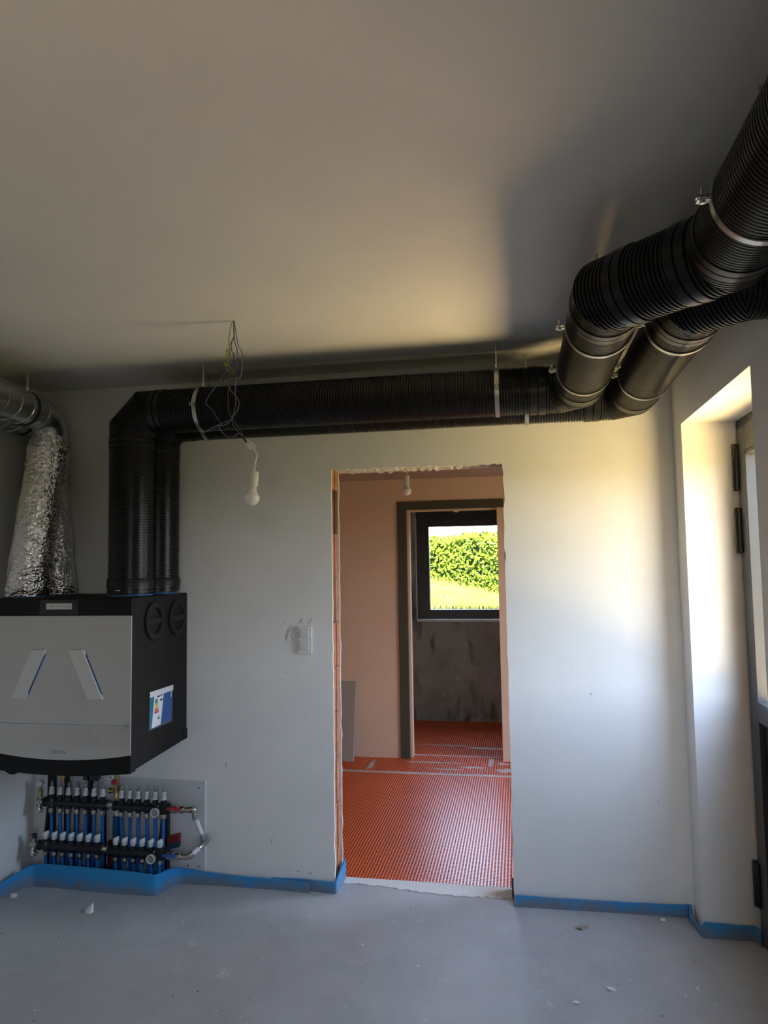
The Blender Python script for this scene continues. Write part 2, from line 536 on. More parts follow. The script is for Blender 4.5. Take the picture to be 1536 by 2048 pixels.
# the bare board strip of rough threshold between screed and mat
th = MB()
N = 40
rg = ragged(N + 1, 0.032, 44)
th.prism([(OX0 + 0.005 + (OX1 - OX0 - 0.01) * i / N, 0.075 + 0.028 * math.sin(i * 0.13 + 1.2) + rg[i] * 0.9 - 0.02 * (i / N) ** 4) for i in range(N + 1)] + [(OX1, 0.172), (OX0, 0.172)], 'z', -0.03, 0.003)
struct('trim_1', th, chip_m, 'ragged white plaster strip across the threshold of the opening')

# ------------------------------------------------------------------ setting: second and third room
struct('floor_second_room', MB().box(-3.3, 1.7, 0.10, Y3 + 0.3, -0.15, -0.022), grout_m, 'grey sub-floor under the orange mats')
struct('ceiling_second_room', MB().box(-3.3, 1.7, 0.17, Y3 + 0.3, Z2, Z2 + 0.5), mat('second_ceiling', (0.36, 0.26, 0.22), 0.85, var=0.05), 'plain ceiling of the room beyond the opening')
struct('wall_second_left', MB().box(-3.6, -3.3, 0.17, Y3 + 0.3, -0.15, Z2), pink_plaster, 'side wall of the room beyond the opening')
w = MB()
w.box(1.7, 2.0, 0.17, 0.70, -0.15, Z2)
w.box(1.7, 2.0, 2.00, Y3 + 0.3, -0.15, Z2)
w.box(1.7, 2.0, 0.70, 2.00, -0.15, 0.03)
w.box(1.7, 2.0, 0.70, 2.00, 2.15, Z2)
added_win2 = thing('added_side_window', (1.82, 1.35, 0.03), 'unseen dark framed full height window added to light the room beyond the opening', None)  # unseen side window, added to brighten the second room
added_win2['kind'] = 'structure'
for y0, y1 in ((0.70, 0.76), (1.94, 2.00)):
    MB().box(1.80, 1.86, y0, y1, 0.03, 2.15).build('frame_stile', anthracite, added_win2, bevel=0.004)
for z0, z1 in ((0.03, 0.10), (2.09, 2.15)):
    MB().box(1.80, 1.86, 0.76, 1.94, z0, z1).build('frame_rail', anthracite, added_win2, bevel=0.004)
MB().box(1.825, 1.831, 0.76, 1.94, 0.10, 2.09).build('pane', glass_m, added_win2)
struct('wall_second_right', w, pink_plaster, 'opposite side wall of the room beyond the opening')
struct('wall_second_near', MB().box(XR, 1.7, 0.0, 0.17, -0.15, Z2), pink_plaster, 'short wall joining the two rooms')
struct('wall_second_near_left', MB().box(-3.6, XL - 0.3, 0.0, 0.17, -0.15, Z2), pink_plaster, 'short wall joining the two rooms on the far side')
DX0, DX1, DZ = -0.953, -0.168, 2.13
w = MB()
w.box(-3.3, DX0 - 0.08, Y2, Y2 + 0.11, -0.15, Z2)
w.box(DX1, 1.7, Y2, Y2 + 0.11, -0.15, Z2)
w.box(DX0 - 0.08, DX1, Y2, Y2 + 0.11, DZ + 0.07, Z2)
struct('wall_far', w, pink_plaster, 'pinkish plastered wall with the second doorway')
fr = thing('door_frame', (DX0 - 0.04, Y2, -0.02), 'dark flat frame around the second doorway beyond the orange mat', 'door frame')
MB().box(DX0 - 0.08, DX0, Y2 - 0.012, Y2 + 0.09, -0.02, DZ + 0.072).build('jamb', frame_dark, fr, bevel=0.002)
MB().box(DX0, DX1 + 0.06, Y2 - 0.012, Y2 + 0.09, DZ, DZ + 0.072).build('head', frame_dark, fr, bevel=0.002)
MB().box(DX0, DX0 + 0.02, Y2 + 0.03, Y2 + 0.11, -0.02, DZ - 0.014).build('lining', pink_plaster, fr)
MB().box(DX0, DX1, Y2 + 0.03, Y2 + 0.11, DZ - 0.014, DZ).build('lining', pink_plaster, fr)
# third room's far wall with its window
WX0, WX1, WZ0, WZ1 = -1.083, 0.10, 1.05, 2.16
w = MB()
w.box(-3.3, WX0, Y3, Y3 + 0.32, -0.15, Z2)
w.box(WX1, 1.7, Y3, Y3 + 0.32, -0.15, Z2)
w.box(WX0, WX1, Y3, Y3 + 0.32, -0.15, WZ0)
w.box(WX0, WX1, Y3, Y3 + 0.32, WZ1 + 0.09, Z2)
struct('wall_end', w, grey_cement, 'dark grey cement wall under the garden window')
win = thing('window_1', (-0.49, Y3 + 0.08, WZ0), 'dark framed window onto the sunny hedge', None)
win['kind'] = 'structure'
fz = [(-1.083, -0.946), (-0.03, 0.10)]
for x0, x1 in fz:
    MB().box(x0, x1, Y3 + 0.05, Y3 + 0.12, WZ0 + 0.01, WZ1).build('frame_stile', anthracite, win, bevel=0.004)
MB().box(-0.946, -0.03, Y3 + 0.05, Y3 + 0.12, WZ0 + 0.01, 1.160).build('frame_rail', anthracite, win, bevel=0.004)
MB().box(-0.946, -0.03, Y3 + 0.05, Y3 + 0.12, 2.055, WZ1).build('frame_rail', anthracite, win, bevel=0.004)
MB().box(WX0, WX1, Y3 + 0.04, Y3 + 0.20, WZ1, WZ1 + 0.09).build('shutter_box', anthracite, win, bevel=0.004)
MB().box(-0.946, -0.03, Y3 + 0.085, Y3 + 0.091, 1.160, 2.055).build('pane', glass_m, win)
MB().box(WX0, WX1, Y3 - 0.012, Y3 + 0.05, WZ0 - 0.012, WZ0 + 0.01).build('sill', white_pl, win, bevel=0.002)
MB().box(WX0 - 0.004, WX0 + 0.004, Y3 - 0.002, Y3 + 0.05, WZ0 + 0.01, WZ1).build('corner_bead', white_pl, win)

# orange decoupling mats: a grid of square pockets between raised ribs
def pocket_mat(x0, x1, y0, y1, top, p, wall, depth):
    m = MB()
    nx, ny = int((x1 - x0) / p), int((y1 - y0) / p)
    px, py = (x1 - x0) / nx, (y1 - y0) / ny
    for i in range(nx):
        for j in range(ny):
            a, c = x0 + i * px, y0 + j * py
            b = len(m.v)
            for q, z in ((0, top), (wall, top), (wall * 1.15, top - depth)):
                r_ = q * 0.6
                m.v += [Vector((a + q, c + r_, z)), Vector((a + px - q, c + r_, z)), Vector((a + px - q, c + py - r_, z)), Vector((a + q, c + py - r_, z))]
            for k in range(4):
                l = (k + 1) % 4
                m.f.append((b + k, b + l, b + 4 + l, b + 4 + k))
                m.f.append((b + 4 + k, b + 4 + l, b + 8 + l, b + 8 + k))
            m.f.append((b + 8, b + 9, b + 10, b + 11))
    m.box(x0, x1, y0, y1, top - depth - 0.004, top - depth - 0.0015)
    return m
SEAM, STEP = 1.16, 2.10
for (x0, x1, y0, y1, lab, big) in (
        (-2.3, 0.75, 0.165, SEAM - 0.0015, 'orange pocketed mat sheet lying nearest the rough opening', True),
        (-2.3, 0.75, SEAM + 0.0015, STEP, 'orange pocketed mat sheet between the seam and the grey joint', True),
        (-2.3, 0.75, STEP + 0.05, 2.66, 'adhesive smeared orange mat strip under the second doorway', False),
        (-2.3, 0.75, 2.69, Y3 - 0.01, 'orange pocketed mat on the floor of the window room', False)):
    t = pocket_mat(x0, x1, y0, y1, -0.004, 0.0175 if big else 0.0195, 0.0040, 0.0050)
    o = t.build('floor_mat', mat_orange)
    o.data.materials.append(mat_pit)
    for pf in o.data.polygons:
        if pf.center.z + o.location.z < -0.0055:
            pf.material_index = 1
    tag(o, lab, 'floor mat', 'orange floor mats')
# patches of grey adhesive trowelled over the mats
def blotch(cx, cy, rx, ry, seed, z=-0.0042, th=0.0009, n=64):
    pts = []
    for i in range(n):
        a = 2 * PI * i / n
        q = 1 + 0.45 * noise.noise(Vector((math.cos(a) * 1.7, math.sin(a) * 1.7, seed))) + 0.55 * noise.noise(Vector((math.cos(a) * 5, math.sin(a) * 5, seed))) + 0.3 * noise.noise(Vector((math.cos(a) * 13, math.sin(a) * 13, seed)))
        pts.append((cx + rx * q * math.cos(a), cy + ry * q * math.sin(a)))
    return MB().prism(pts, 'z', z, z + th)
struct('floor_joint', MB().box(-2.3, 0.75, STEP, STEP + 0.05, -0.02, -0.0035), grout_m, 'grey filled joint across the orange mats')
struct('floor_joint', MB().box(-2.3, 0.75, 2.66, 2.69, -0.02, -0.0035), grout_m, 'grey filled joint under the second doorway')
for i, (cx, cy, rx, ry, lab) in enumerate((
        (-0.40, 2.34, 0.10, 0.022, 'grey adhesive smear on the mat by the second doorway'),
        (-0.27, 2.52, 0.022, 0.11, 'pale adhesive streak running into the second doorway'),
        (-0.15, 2.28, 0.07, 0.05, 'grey adhesive smear against the edge of the opening'),
        (-0.32, 2.96, 0.16, 0.030, 'long pale adhesive streak on the mat in the window room'),
        (-0.70, 3.03, 0.22, 0.018, 'thin pale adhesive line crossing the mat in the window room'),
        (-0.78, 2.45, 0.22, 0.016, 'thin grey adhesive trail along the foot of the dark frame'),
        (-1.25, 2.32, 0.022, 0.11, 'pale adhesive bar crossing the mat strip by the leaning board'),
        (-0.62, 2.26, 0.12, 0.012, 'faint adhesive trace in the middle of the mat strip'),
        (-0.16, 2.47, 0.05, 0.03, 'pale adhesive dab at the foot of the doorway\'s plaster side'))):
    tag(blotch(cx, cy, rx, ry, 3.1 * i).build('adhesive_smear', grout_m), lab, 'adhesive smear', 'adhesive smears on the orange mats')
# board leaning on the far wall
bd = MB()
bd.prism([(2.38, -0.004), (2.405, -0.004), (2.545, 0.64), (2.52, 0.64)], 'x', -2.05, -1.415)
tag(bd.build('leaning_board', board_m, bevel=0.002), 'grey-brown board leaning against the far wall beyond the opening', 'board')
# stubs of conduit hanging from the second ceiling
for x, y, h, lab in ((-1.02, 1.35, 0.085, 'short brown conduit stub on the far ceiling beside the small bulb'), (-0.14, 1.35, 0.075, 'short brown conduit stub on the far ceiling near the jagged corner')):
    m = MB().tube(smooth_path([(x, y, Z2), (x - 0.004, y, Z2 - h * 0.5), (x + 0.012, y, Z2 - h)], 4), 0.014, 10)
    tag(m.build('conduit_stub', mat('brown_conduit', (0.42, 0.27, 0.19), 0.6), smooth=40), lab, 'conduit', 'conduit stubs on the far ceiling')

# ------------------------------------------------------------------ outside door in the right wall
door = thing('door_1', (DX + 0.04, -0.69, 0.0), 'dark grey outside door with tall glass pane in the white recess', None)
door['kind'] = 'structure'
def dbox(name, x0, x1, y0, y1, z0, z1, m, par=door, bev=0.002):
    return MB().box(x0, x1, y0, y1, z0, z1).build(name, m, par, bevel=bev)
dbox('door_frame', DX + 0.012, 1.063, -0.215, NY1, 0, NZ, anthracite)
dbox('door_frame', DX + 0.012, 1.063, NY0, -1.153, 0, NZ, anthracite)
dbox('door_frame', DX + 0.012, 1.063, -1.153, -0.215, 2.246, NZ, anthracite)
LY0, LY1 = -1.15, -0.219
leafz0, leafz1 = 0.012, 2.240
GY0, GY1, GZ0, GZ1 = -1.035, -0.332, 1.050, 2.130
dbox('leaf_stile', DX, 1.055, GY1, LY1, leafz0, leafz1, anthracite)
dbox('leaf_stile', DX, 1.055, LY0, GY0, leafz0, leafz1, anthracite)
dbox('leaf_rail', DX, 1.055, GY0, GY1, GZ1, leafz1, anthracite)
dbox('leaf_rail', DX, 1.055, GY0, GY1, 0.965, GZ0 - 0.02, anthracite)
dbox('leaf_rail', DX, 1.055, GY0, GY1, leafz0, 0.12, anthracite)
dbox('lower_panel', DX + 0.02, 1.045, GY0, GY1, 0.12, 0.965, door_panel_m)
dbox('pane', 1.036, 1.042, GY0, GY1, GZ0, GZ1, glass_m, bev=0)
dbox('glazing_bead', DX - 0.002, 1.035, GY0, GY1, GZ0 - 0.02, GZ0, anthracite)
dbox('glazing_bead', DX + 0.002, 1.035, GY0, GY1, GZ1 - 0.014, GZ1, anthracite)
for z0, z1 in ((1.962, 2.175), (1.682, 1.887), (0.159, 0.352)):
    h = MB().lathe((DX - 0.010, -0.216, z0), (0, 0, 1), [(0, 0.010), (0.004, 0.0125), (z1 - z0 - 0.004, 0.0125), (z1 - z0, 0.010)], 16).build('hinge', hinge_m, door, smooth=40)
    MB().box(DX - 0.012, DX + 0.004, -0.250, -0.216, z0 + 0.004, z1 - 0.004).build('hinge_flap', hinge_m, h, bevel=0.002)
MB().box(1.0, 1.10, NY0, NY1, -0.03, 0.010).build('door_sill', outer_wall_m, door)

# ------------------------------------------------------------------ sunny terrace outside the door, lawn beyond
struct('ground_terrace', MB().box(1.065, 4.0, -7.5, 0.17, -0.30, -0.06), mat('terrace_stone', (0.74, 0.555, 0.25), 0.85, var=0.06, vscale=3), 'pale warm stone terrace outside the glazed door')
struct('ground_lawn', MB().box(4.0, 26, -14, 22, -0.30, -0.09), soil_m, 'grass lawn beyond the terrace')
# ------------------------------------------------------------------ garden behind the far window
def gz(x, y):
    s = 0.95 + (y - 4.6) * 0.060 - 0.24 * (x + 0.9) * max(0, min(1, (y - 5.5) / 3)) + 0.02 * noise.noise(Vector((x * 2, y * 2, 0)))
    return s - 0.25 * max(0, (5.2 - y))
g = MB()
nx, ny = 40, 30
g.v = [Vector((-6 + 10 * i / nx, 4.5 + 6 * j / ny, gz(-6 + 10 * i / nx, 4.5 + 6 * j / ny))) for j in range(ny + 1) for i in range(nx + 1)]
g.f = [(j * (nx + 1) + i, j * (nx + 1) + i + 1, (j + 1) * (nx + 1) + i + 1, (j + 1) * (nx + 1) + i) for j in range(ny) for i in range(nx)]
struct('ground_garden', g, soil_m, 'sunny grass bank outside the far window', smooth=True)
gb = MB()
for _ in range(16000):
    x, y = random.uniform(-3.0, 0.9), random.uniform(5.0, 8.9)
    z = gz(x, y)
    h, a = random.uniform(0.05, 0.16), random.uniform(0, 2 * PI)
    dx, dy = math.cos(a) * 0.006, math.sin(a) * 0.006
    lx, ly = random.uniform(-.05, .05), random.uniform(-.05, .05)
    b = len(gb.v)
    gb.v += [Vector((x - dx, y - dy, z - 0.01)), Vector((x + dx, y + dy, z - 0.01)), Vector((x + lx, y + ly, z + h))]
    gb.f.append((b, b + 1, b + 2))
tag(gb.build('grass', grass_m), 'pale sunlit grass growing on the bank outside the far window', 'grass', None, 'stuff')
hd = thing('hedge', (-1.0, 9.2, gz(-1, 9.2)), 'bright green leafy hedge behind the grass bank outside the far window', 'hedge')
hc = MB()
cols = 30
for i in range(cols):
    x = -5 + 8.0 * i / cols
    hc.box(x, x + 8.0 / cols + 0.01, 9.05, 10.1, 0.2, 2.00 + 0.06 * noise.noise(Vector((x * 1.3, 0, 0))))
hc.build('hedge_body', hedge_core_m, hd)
hl = MB()
for _ in range(17000):
    x = random.uniform(-3.4, 1.2)
    if random.random() < 0.82:
        y, z = 8.98 + 0.14 * noise.noise(Vector((x * 2.2, 0, random.random() * 4))) + random.uniform(-.10, .10), random.uniform(0.5, 2.11)
    else:
        y, z = random.uniform(8.95, 9.6), random.uniform(2.0, 2.17)
    z += 0.05 * noise.noise(Vector((x * 2, 3, 0))) + 0.035 * (x + 1)
    nrm = Vector((random.gauss(0, .6), random.gauss(-.9, .5), random.gauss(.5, .6))).normalized()
    _, u, v = basis(nrm)
    a = random.uniform(0, 2 * PI)
    p = u * math.cos(a) + v * math.sin(a)
    q = nrm.cross(p)
    L, W = random.uniform(0.028, 0.058), random.uniform(0.012, 0.024)
    c = Vector((x, y, z))
    b = len(hl.v)
    hl.v += [c - p * L, c + q * W, c + p * L, c - q * W]
    hl.f.append((b, b + 1, b + 2, b + 3))
tag(hl.build('foliage', hedge_m, hd), None, None, None, 'stuff')

# ------------------------------------------------------------------ black corrugated ducts
RD = 0.109
def ribbed(A, B, r, nA=None, nB=None, pitch=0.0132, depth=0.0055, n=40, bands=()):
    """corrugated pipe section from A to B, cut by mitre planes nA / nB; bands = smooth collars (t0, t1)"""
    A, B = Vector(A), Vector(B)
    d, u, v = basis(B - A)
    L = (B - A).length
    ext = r * 0.75
    t0 = -ext if nA is not None else 0
    t1 = L + ext if nB is not None else L
    prof = []
    t = t0
    while t < t1 - 1e-6:
        inb = None
        for b in bands:
            if b[0] - 1e-6 <= t < b[1]:
                inb = b
        if inb:
            a, c = inb
            mid = (a + c) / 2
            prof += [(a, r - depth), (a + .001, r + .003), (mid - .003, r + .003), (mid - .0015, r - .003), (mid + .0015, r - .003), (mid + .003, r + .003), (c - .001, r + .003), (c, r - depth)]
            t = c + 0.0005
            continue
        w = pitch
        prof += [(t, r - depth), (t + w * .16, r - depth), (t + w * .32, r), (t + w * .74, r), (t + w * .90, r - depth)]
        t += w
    prof = [(min(a, t1), b) for a, b in prof] + [(t1, r - depth)]
    rings = []
    for tt, rr in prof:
        ring = []
        for j in range(n):
            a = 2 * PI * j / n
            o = (u * math.cos(a) + v * math.sin(a)) * rr
            lo = -o.dot(nA) / d.dot(nA) if nA is not None else -1e9
            hi = L - o.dot(nB) / d.dot(nB) if nB is not None else 1e9
            ring.append(A + o + d * min(max(tt, lo), hi))
        rings.append(ring)
    return MB().quad_strip_rings(rings, True, nA is None, nB is None)
def duct(name, label, pts, spec, origin):
    """pts: axis polyline; spec per section: (part name, bands)"""
    t = thing(name, origin, label, 'duct', 'black ventilation ducts')
    pts = [Vector(p) for p in pts]
    for i in range(len(pts) - 1):
        d = (pts[i + 1] - pts[i]).normalized()
        nA = (d + (pts[i] - pts[i - 1]).normalized()).normalized() if i > 0 else None
        nB = (d + (pts[i + 2] - pts[i + 1]).normalized()).normalized() if i < len(pts) - 2 else None
        nm, bands = spec[i]
        L = (pts[i + 1] - pts[i]).length
        bb = [((a if a >= 0 else L + a), (b if b >= 0 else L + b)) for a, b in bands]
        ribbed(pts[i], pts[i + 1], RD, nA, nB, bands=sorted(bb)).build(nm, black_epe, t, smooth=38)
    return t
ZD = 2.440
c = 0.085
FX, FY, SX, S4 = -1.905, -0.36, 0.288, 0.545
front = duct('ventilation_duct', 'black corrugated duct from the front port, crossing nearest the viewer',
     [(FX, FY, 1.535), (FX, FY, ZD - c), (FX + c, FY, ZD), (SX - c, FY, ZD), (SX, FY - c, ZD), (SX, -1.52, ZD), (S4, -1.52 - (S4 - SX), ZD), (S4, YB, ZD)],
     [('riser_pipe', [(0.0, 0.03), (-0.10, -0.05)]), ('elbow', []), ('ceiling_pipe', [(0.05, 0.11), (-0.13, -0.06)]), ('elbow', []),
      ('offset_pipe', [(0.05, 0.11), (-0.13, -0.06)]), ('offset_elbow', [(0.055, 0.115), (-0.115, -0.055)]), ('wall_pipe', [(0.06, 0.12)])], (FX, FY, 1.53))
BX, BY, QX = -1.880, -0.128, 0.548
rear = duct('ventilation_duct', 'black corrugated duct from the rear port, running closest to the back wall',
     [(BX, BY, 1.535), (BX, BY, ZD - c), (BX + c, BY, ZD), (QX - c, BY, ZD), (QX, BY - c, ZD), (QX, -1.43, ZD), (QX + 0.11, -1.54, ZD), (XR + 0.20, -1.54, ZD)],
     [('riser_pipe', [(0.0, 0.03), (-0.10, -0.05)]), ('elbow', []), ('ceiling_pipe', [(0.05, 0.11), (-0.13, -0.06)]), ('elbow', []),
      ('offset_pipe', [(0.05, 0.11), (-0.13, -0.06)]), ('offset_elbow', []), ('wall_pipe', [])], (BX, BY, 1.53))
for t, x, y in ((front, FX, FY), (rear, BX, BY)):
    s = MB().lathe((x, y, 1.560), (0, 0, 1), [(0, 0.100), (0.004, 0.114), (0.036, 0.114), (0.046, 0.1085)], 40).build('socket', black_collar, t, smooth=40)
    MB().lathe((x, y, 1.528), (0, 0, 1), [(0, 0.098), (0.034, 0.098)], 40).build('spigot', black_collar, t, smooth=40)
    k = MB().band((x, y, 1.546), (0, 0, 1), 0.0982, 0.101, 0.011, 40).build('strap', zinc, t, smooth=40)
    MB().box(x - 0.018, x + 0.006, y - 0.108, y - 0.098, 1.540, 1.553).build('strap_buckle', zinc, k, bevel=0.001)
    MB().lathe((x, y, 1.5215), (0, 0, 1), [(0, 0.108), (0.007, 0.106)], 40).build('seal_ring', mat('blue_seal', (0.02, 0.11, 0.28), 0.5), t, smooth=40)

def clamp(p, d, label, side, rod=True):
    """two-part pipe clamp round a duct of axis d, hung on a threaded rod"""
    p, d = Vector(p), Vector(d).normalized()
    t = thing('duct_clamp', p, label, 'pipe clamp', 'metal duct clamps')
    MB().band(p, d, RD + 0.001, RD + 0.0042, 0.020, 56).build('band', zinc, t, smooth=35)
    s = d.cross(Vector((0, 0, 1))).normalized()
    up = s.cross(d).normalized()
    if up.z < 0:
        up = -up
    for k in side:
        for h in (-0.0045, 0.0045):
            c0 = p + s * k * (RD + 0.016) + up * h
            m = MB()
            P = [c0 + s * a * 0.016 + d * b * 0.010 + up * e * 0.0016 for e in (-1, 1) for b in (-1, 1) for a in (-1, 1)]
            m.v = P
            m.f = [(0, 2, 3, 1), (4, 5, 7, 6), (0, 1, 5, 4), (2, 6, 7, 3), (0, 4, 6, 2), (1, 3, 7, 5)]
            m.build('ear', zinc, t)
        c0 = p + s * k * (RD + 0.020)
        MB().lathe(c0 - up * 0.011, up, [(0, 0.006), (0.005, 0.006), (0.005, 0.0032), (0.034, 0.0032)], 10).build('bolt', zinc, t, smooth=40)
    top = p + Vector((0, 0, RD + 0.003))
    MB().cyl(top, top + Vector((0, 0, 0.022)), 0.009, n=10).build('nut', zinc, t, smooth=40)
    if rod:
        MB().cyl(top + Vector((0, 0, 0.02)), (p.x, p.y, ZC + 0.002), 0.004, n=8).build('threaded_rod', zinc, t, smooth=40)
    return t
clamp((-1.520, FY, ZD), (1, 0, 0), 'zinc clamp on the front duct behind the hanging wires', (1,))
clamp((-1.600, BY, ZD), (1, 0, 0), 'zinc clamp on the rear duct behind the hanging wires', ())
clamp((-0.072, FY, ZD), (1, 0, 0), 'zinc clamp on the front duct above the opening\'s jagged corner', (1,))
clamp((0.062, BY, ZD), (1, 0, 0), 'zinc clamp showing below the rear duct past the opening', ())
clamp((SX, -1.25, ZD), (0, -1, 0), 'zinc clamp on the front offset pipe, next to the angled elbow', (-1, 1))
clamp((SX, -0.70, ZD), (0, -1, 0), 'zinc clamp on the front offset pipe, next to the back wall', (-1, 1))
clamp((QX, -1.22, ZD), (0, -1, 0), 'zinc clamp on the rear offset pipe, next to its elbow', (-1, 1))
clamp((QX, -0.55, ZD), (0, -1, 0), 'zinc clamp on the rear offset pipe, next to the back wall', (-1, 1))
clamp((S4, -2.06, ZD), (0, -1, 0), 'zinc clamp with open ear on the duct section nearest the viewer', (-1, 1))

# ------------------------------------------------------------------ silver ducts and foil hoses
def silver(x, yend, zc, r, label, hangerlabel):
    t = thing('silver_duct', (x, yend, zc), label, 'duct', 'galvanised spiral ducts')
    y0 = YB
    prof = []
    yy = 0.0
    L = (yend - 0.03) - y0
    MB().lathe((x, y0, zc), (0, 1, 0), [(0, r), (L, r)], 48).build('spiral_pipe', galv, t, smooth=50)
    seam = MB()
    pts = []
    k = int(L / 0.09 * 24)
    for i in range(k + 1):
        a = 2 * PI * i / 24
        pts.append((x + (r + .0005) * math.cos(a), y0 + L * i / k, zc + (r + .0005) * math.sin(a)))
    seam.tube(pts, 0.0022, 5)
    seam.build('spiral_seam', galv, t, smooth=50)
    yj = yend - 0.03
    MB().band((x, yj + 0.004, zc), (0, 1, 0), r - 0.01, r + 0.004, 0.014, 48).build('gasket', rubber, t, smooth=35)
    MB().band((x, yj + 0.022, zc), (0, 1, 0), r - 0.01, r + 0.005, 0.020, 48).build('hanger_band', zinc, t, smooth=35)
    rb = 0.115                                   # bend radius
    path = [(x, yj + 0.03, zc), (x, yj + 0.095, zc)]
    for i in range(1, 10):
        a = PI / 2 * i / 9
        path.append((x, yj + 0.095 + rb * math.sin(a), zc - rb * (1 - math.cos(a))))
    path.append((x, yj + 0.095 + rb, zc - rb - 0.05))
    MB().tube(path, r - 0.002, 48).build('elbow', galv, t, smooth=60)
    MB().band((x, yj + 0.092, zc), (0, 1, 0), r - 0.004, r + 0.0015, 0.006, 48).build('elbow_bead', zinc, t, smooth=35)
    MB().lathe((x + r - 0.004, yj + 0.055, zc + 0.02), (1, 0, 0), [(0, 0.004), (0.006, 0.003)], 8).build('screw', zinc, t)
    MB().box(x + r, x + r + 0.014, yj + 0.014, yj + 0.030, zc - 0.006, zc + 0.006).build('band_ear', zinc, t, bevel=0.001)
    MB().cyl((x, yj + 0.022, zc + r + 0.006), (x, yj + 0.022, zc + r + 0.026), 0.009, n=10).build('hanger_nut', zinc, t, smooth=40)
    MB().cyl((x, yj + 0.022, zc + r + 0.02), (x, yj + 0.022, ZC + 0.002), 0.004, n=8).build('hanger_rod', zinc, t, smooth=40)
    return (x, yj + 0.095 + rb, zc - rb - 0.03)
e1 = silver(-2.402, -0.49, 2.462, 0.085, 'galvanised spiral duct with elbow, nearer the viewer, under the dark ceiling corner', '')
e2 = silver(-2.588, -0.27, 2.462, 0.084, 'galvanised spiral duct half hidden behind the other, against the side wall', '')
def foil_hose(top, bot, rt, rb, label, seed):
    top, bot = Vector(top), Vector(bot)
    n, m = 150, 300
    rings = []
    for i in range(m + 1):
        t = i / m
        s = t * t * (3 - 2 * t)
        c0 = top + (bot - top) * t
        c0.x = top.x + (bot.x - top.x) * (0.35 * s + 0.65 * t)
        c0.y = top.y + (bot.y - top.y) * s
        prof = min(1.0, 0.80 + 2.4 * t)
        rad = (rt + (rb - rt) * t) * prof
        if t > 0.965:
            rad *= 1 - 0.05 * (t - 0.965) / 0.035
        ring = []
        for j in range(n):
            a = 2 * PI * j / n
            ca, sa = math.cos(a), math.sin(a)
            p = Vector((ca * 2.2, sa * 2.2, t * 7.0 + seed))
            dsp = 0.007 * noise.noise(p)
            q = Vector((ca * 2.6, sa * 2.6, t * 36 + seed * 2))          # flattened folds running round the hose
            dsp += 0.0060 * (abs(noise.noise(q)) - 0.25)
            q2 = Vector((ca * 7, sa * 7, t * 60 + seed * 3 + 1.5 * ca))
            dsp += 0.0050 * (abs(noise.noise(q2)) - 0.25)
            q3 = Vector((ca * 15, sa * 15, t * 95 + seed * 4))
            dsp += 0.0022 * noise.noise(q3)
            ring.append(c0 + Vector((ca, sa, 0)) * (rad + dsp))
        rings.append(ring)
    o = MB().quad_strip_rings(rings, True, True, True).build('foil_hose', foil_m, smooth=14)
    return tag(o, label, 'foil hose', 'foil insulated hoses on the unit')
foil_hose((e1[0] + 0.012, e1[1] - 0.02, 2.350), (-2.470, -0.375, 1.5245), 0.100, 0.103, 'crumpled shiny foil hose in front, under the nearer silver elbow', 2.0)
foil_hose((e2[0], e2[1], 2.350), (-2.475, -0.125, 1.5245), 0.098, 0.100, 'crumpled foil hose behind, half hidden at the wall side', 11.0)

# ------------------------------------------------------------------ ventilation unit
UX0, UX1, UZ0, UZ1 = -2.528, -1.772, 0.735, 1.520
UF = -0.575
u = thing('ventilation_unit', ((UX0 + UX1) / 2, -0.29, UZ0), 'wall-hung charcoal ventilation unit with a silver front panel', 'ventilation unit')
body = MB().prism([(-0.004, UZ0 + 0.012), (-0.004, UZ1), (UF + 0.003, UZ1), (UF + 0.003, 0.722), (-0.06, UZ0 + 0.006)], 'x', UX0, UX1)
body.build('casing', unit_body, u, bevel=0.006)
# seams of the foam halves on the visible flank
MB().box(UX1 - 0.001, UX1 + 0.0006, UF + 0.02, -0.01, 1.0475, 1.0505).build('casing_seam', unit_black, u)
MB().box(UX1 - 0.001, UX1 + 0.003, -0.05, -0.005, 0.745, 0.800).build('wall_bracket', unit_body, u, bevel=0.001)
# black head strip with the display
hs = MB().box(UX0, UX1 - 0.002, UF, UF + 0.02, 1.440, UZ1 - 0.004).build('head_strip', unit_black, u, bevel=0.003)
MB().box(-2.252, -2.050, UF - 0.0015, UF + 0.01, 1.441, 1.512).build('display_surround', mat('black_gloss', (0.012, 0.012, 0.013), 0.3), hs, bevel=0.001)
MB().box(-2.217, -2.082, UF - 0.003, UF + 0.005, 1.467, 1.496).build('display', disp_m, hs, bevel=0.0015)
dm = MB()
for x0, x1 in ((-2.194, -2.172), (-2.137, -2.116)):
    dm.box(x0, x1, UF - 0.0034, UF - 0.0028, 1.4805, 1.4832)
for x0, x1 in ((-2.1575, -2.1562), (-2.1535, -2.1525)):
    dm.box(x0, x1, UF - 0.0034, UF - 0.0028, 1.4765, 1.4875)
dm.band((-2.0985, UF - 0.0031, 1.4815), (0, 1, 0), 0.0050, 0.0064, 0.0006, 20)
dm.band((-2.0985, UF - 0.0031, 1.4815), (0, 1, 0), 0.0016, 0.0028, 0.0006, 12)
dm.build('display_marks', print_grey, hs)
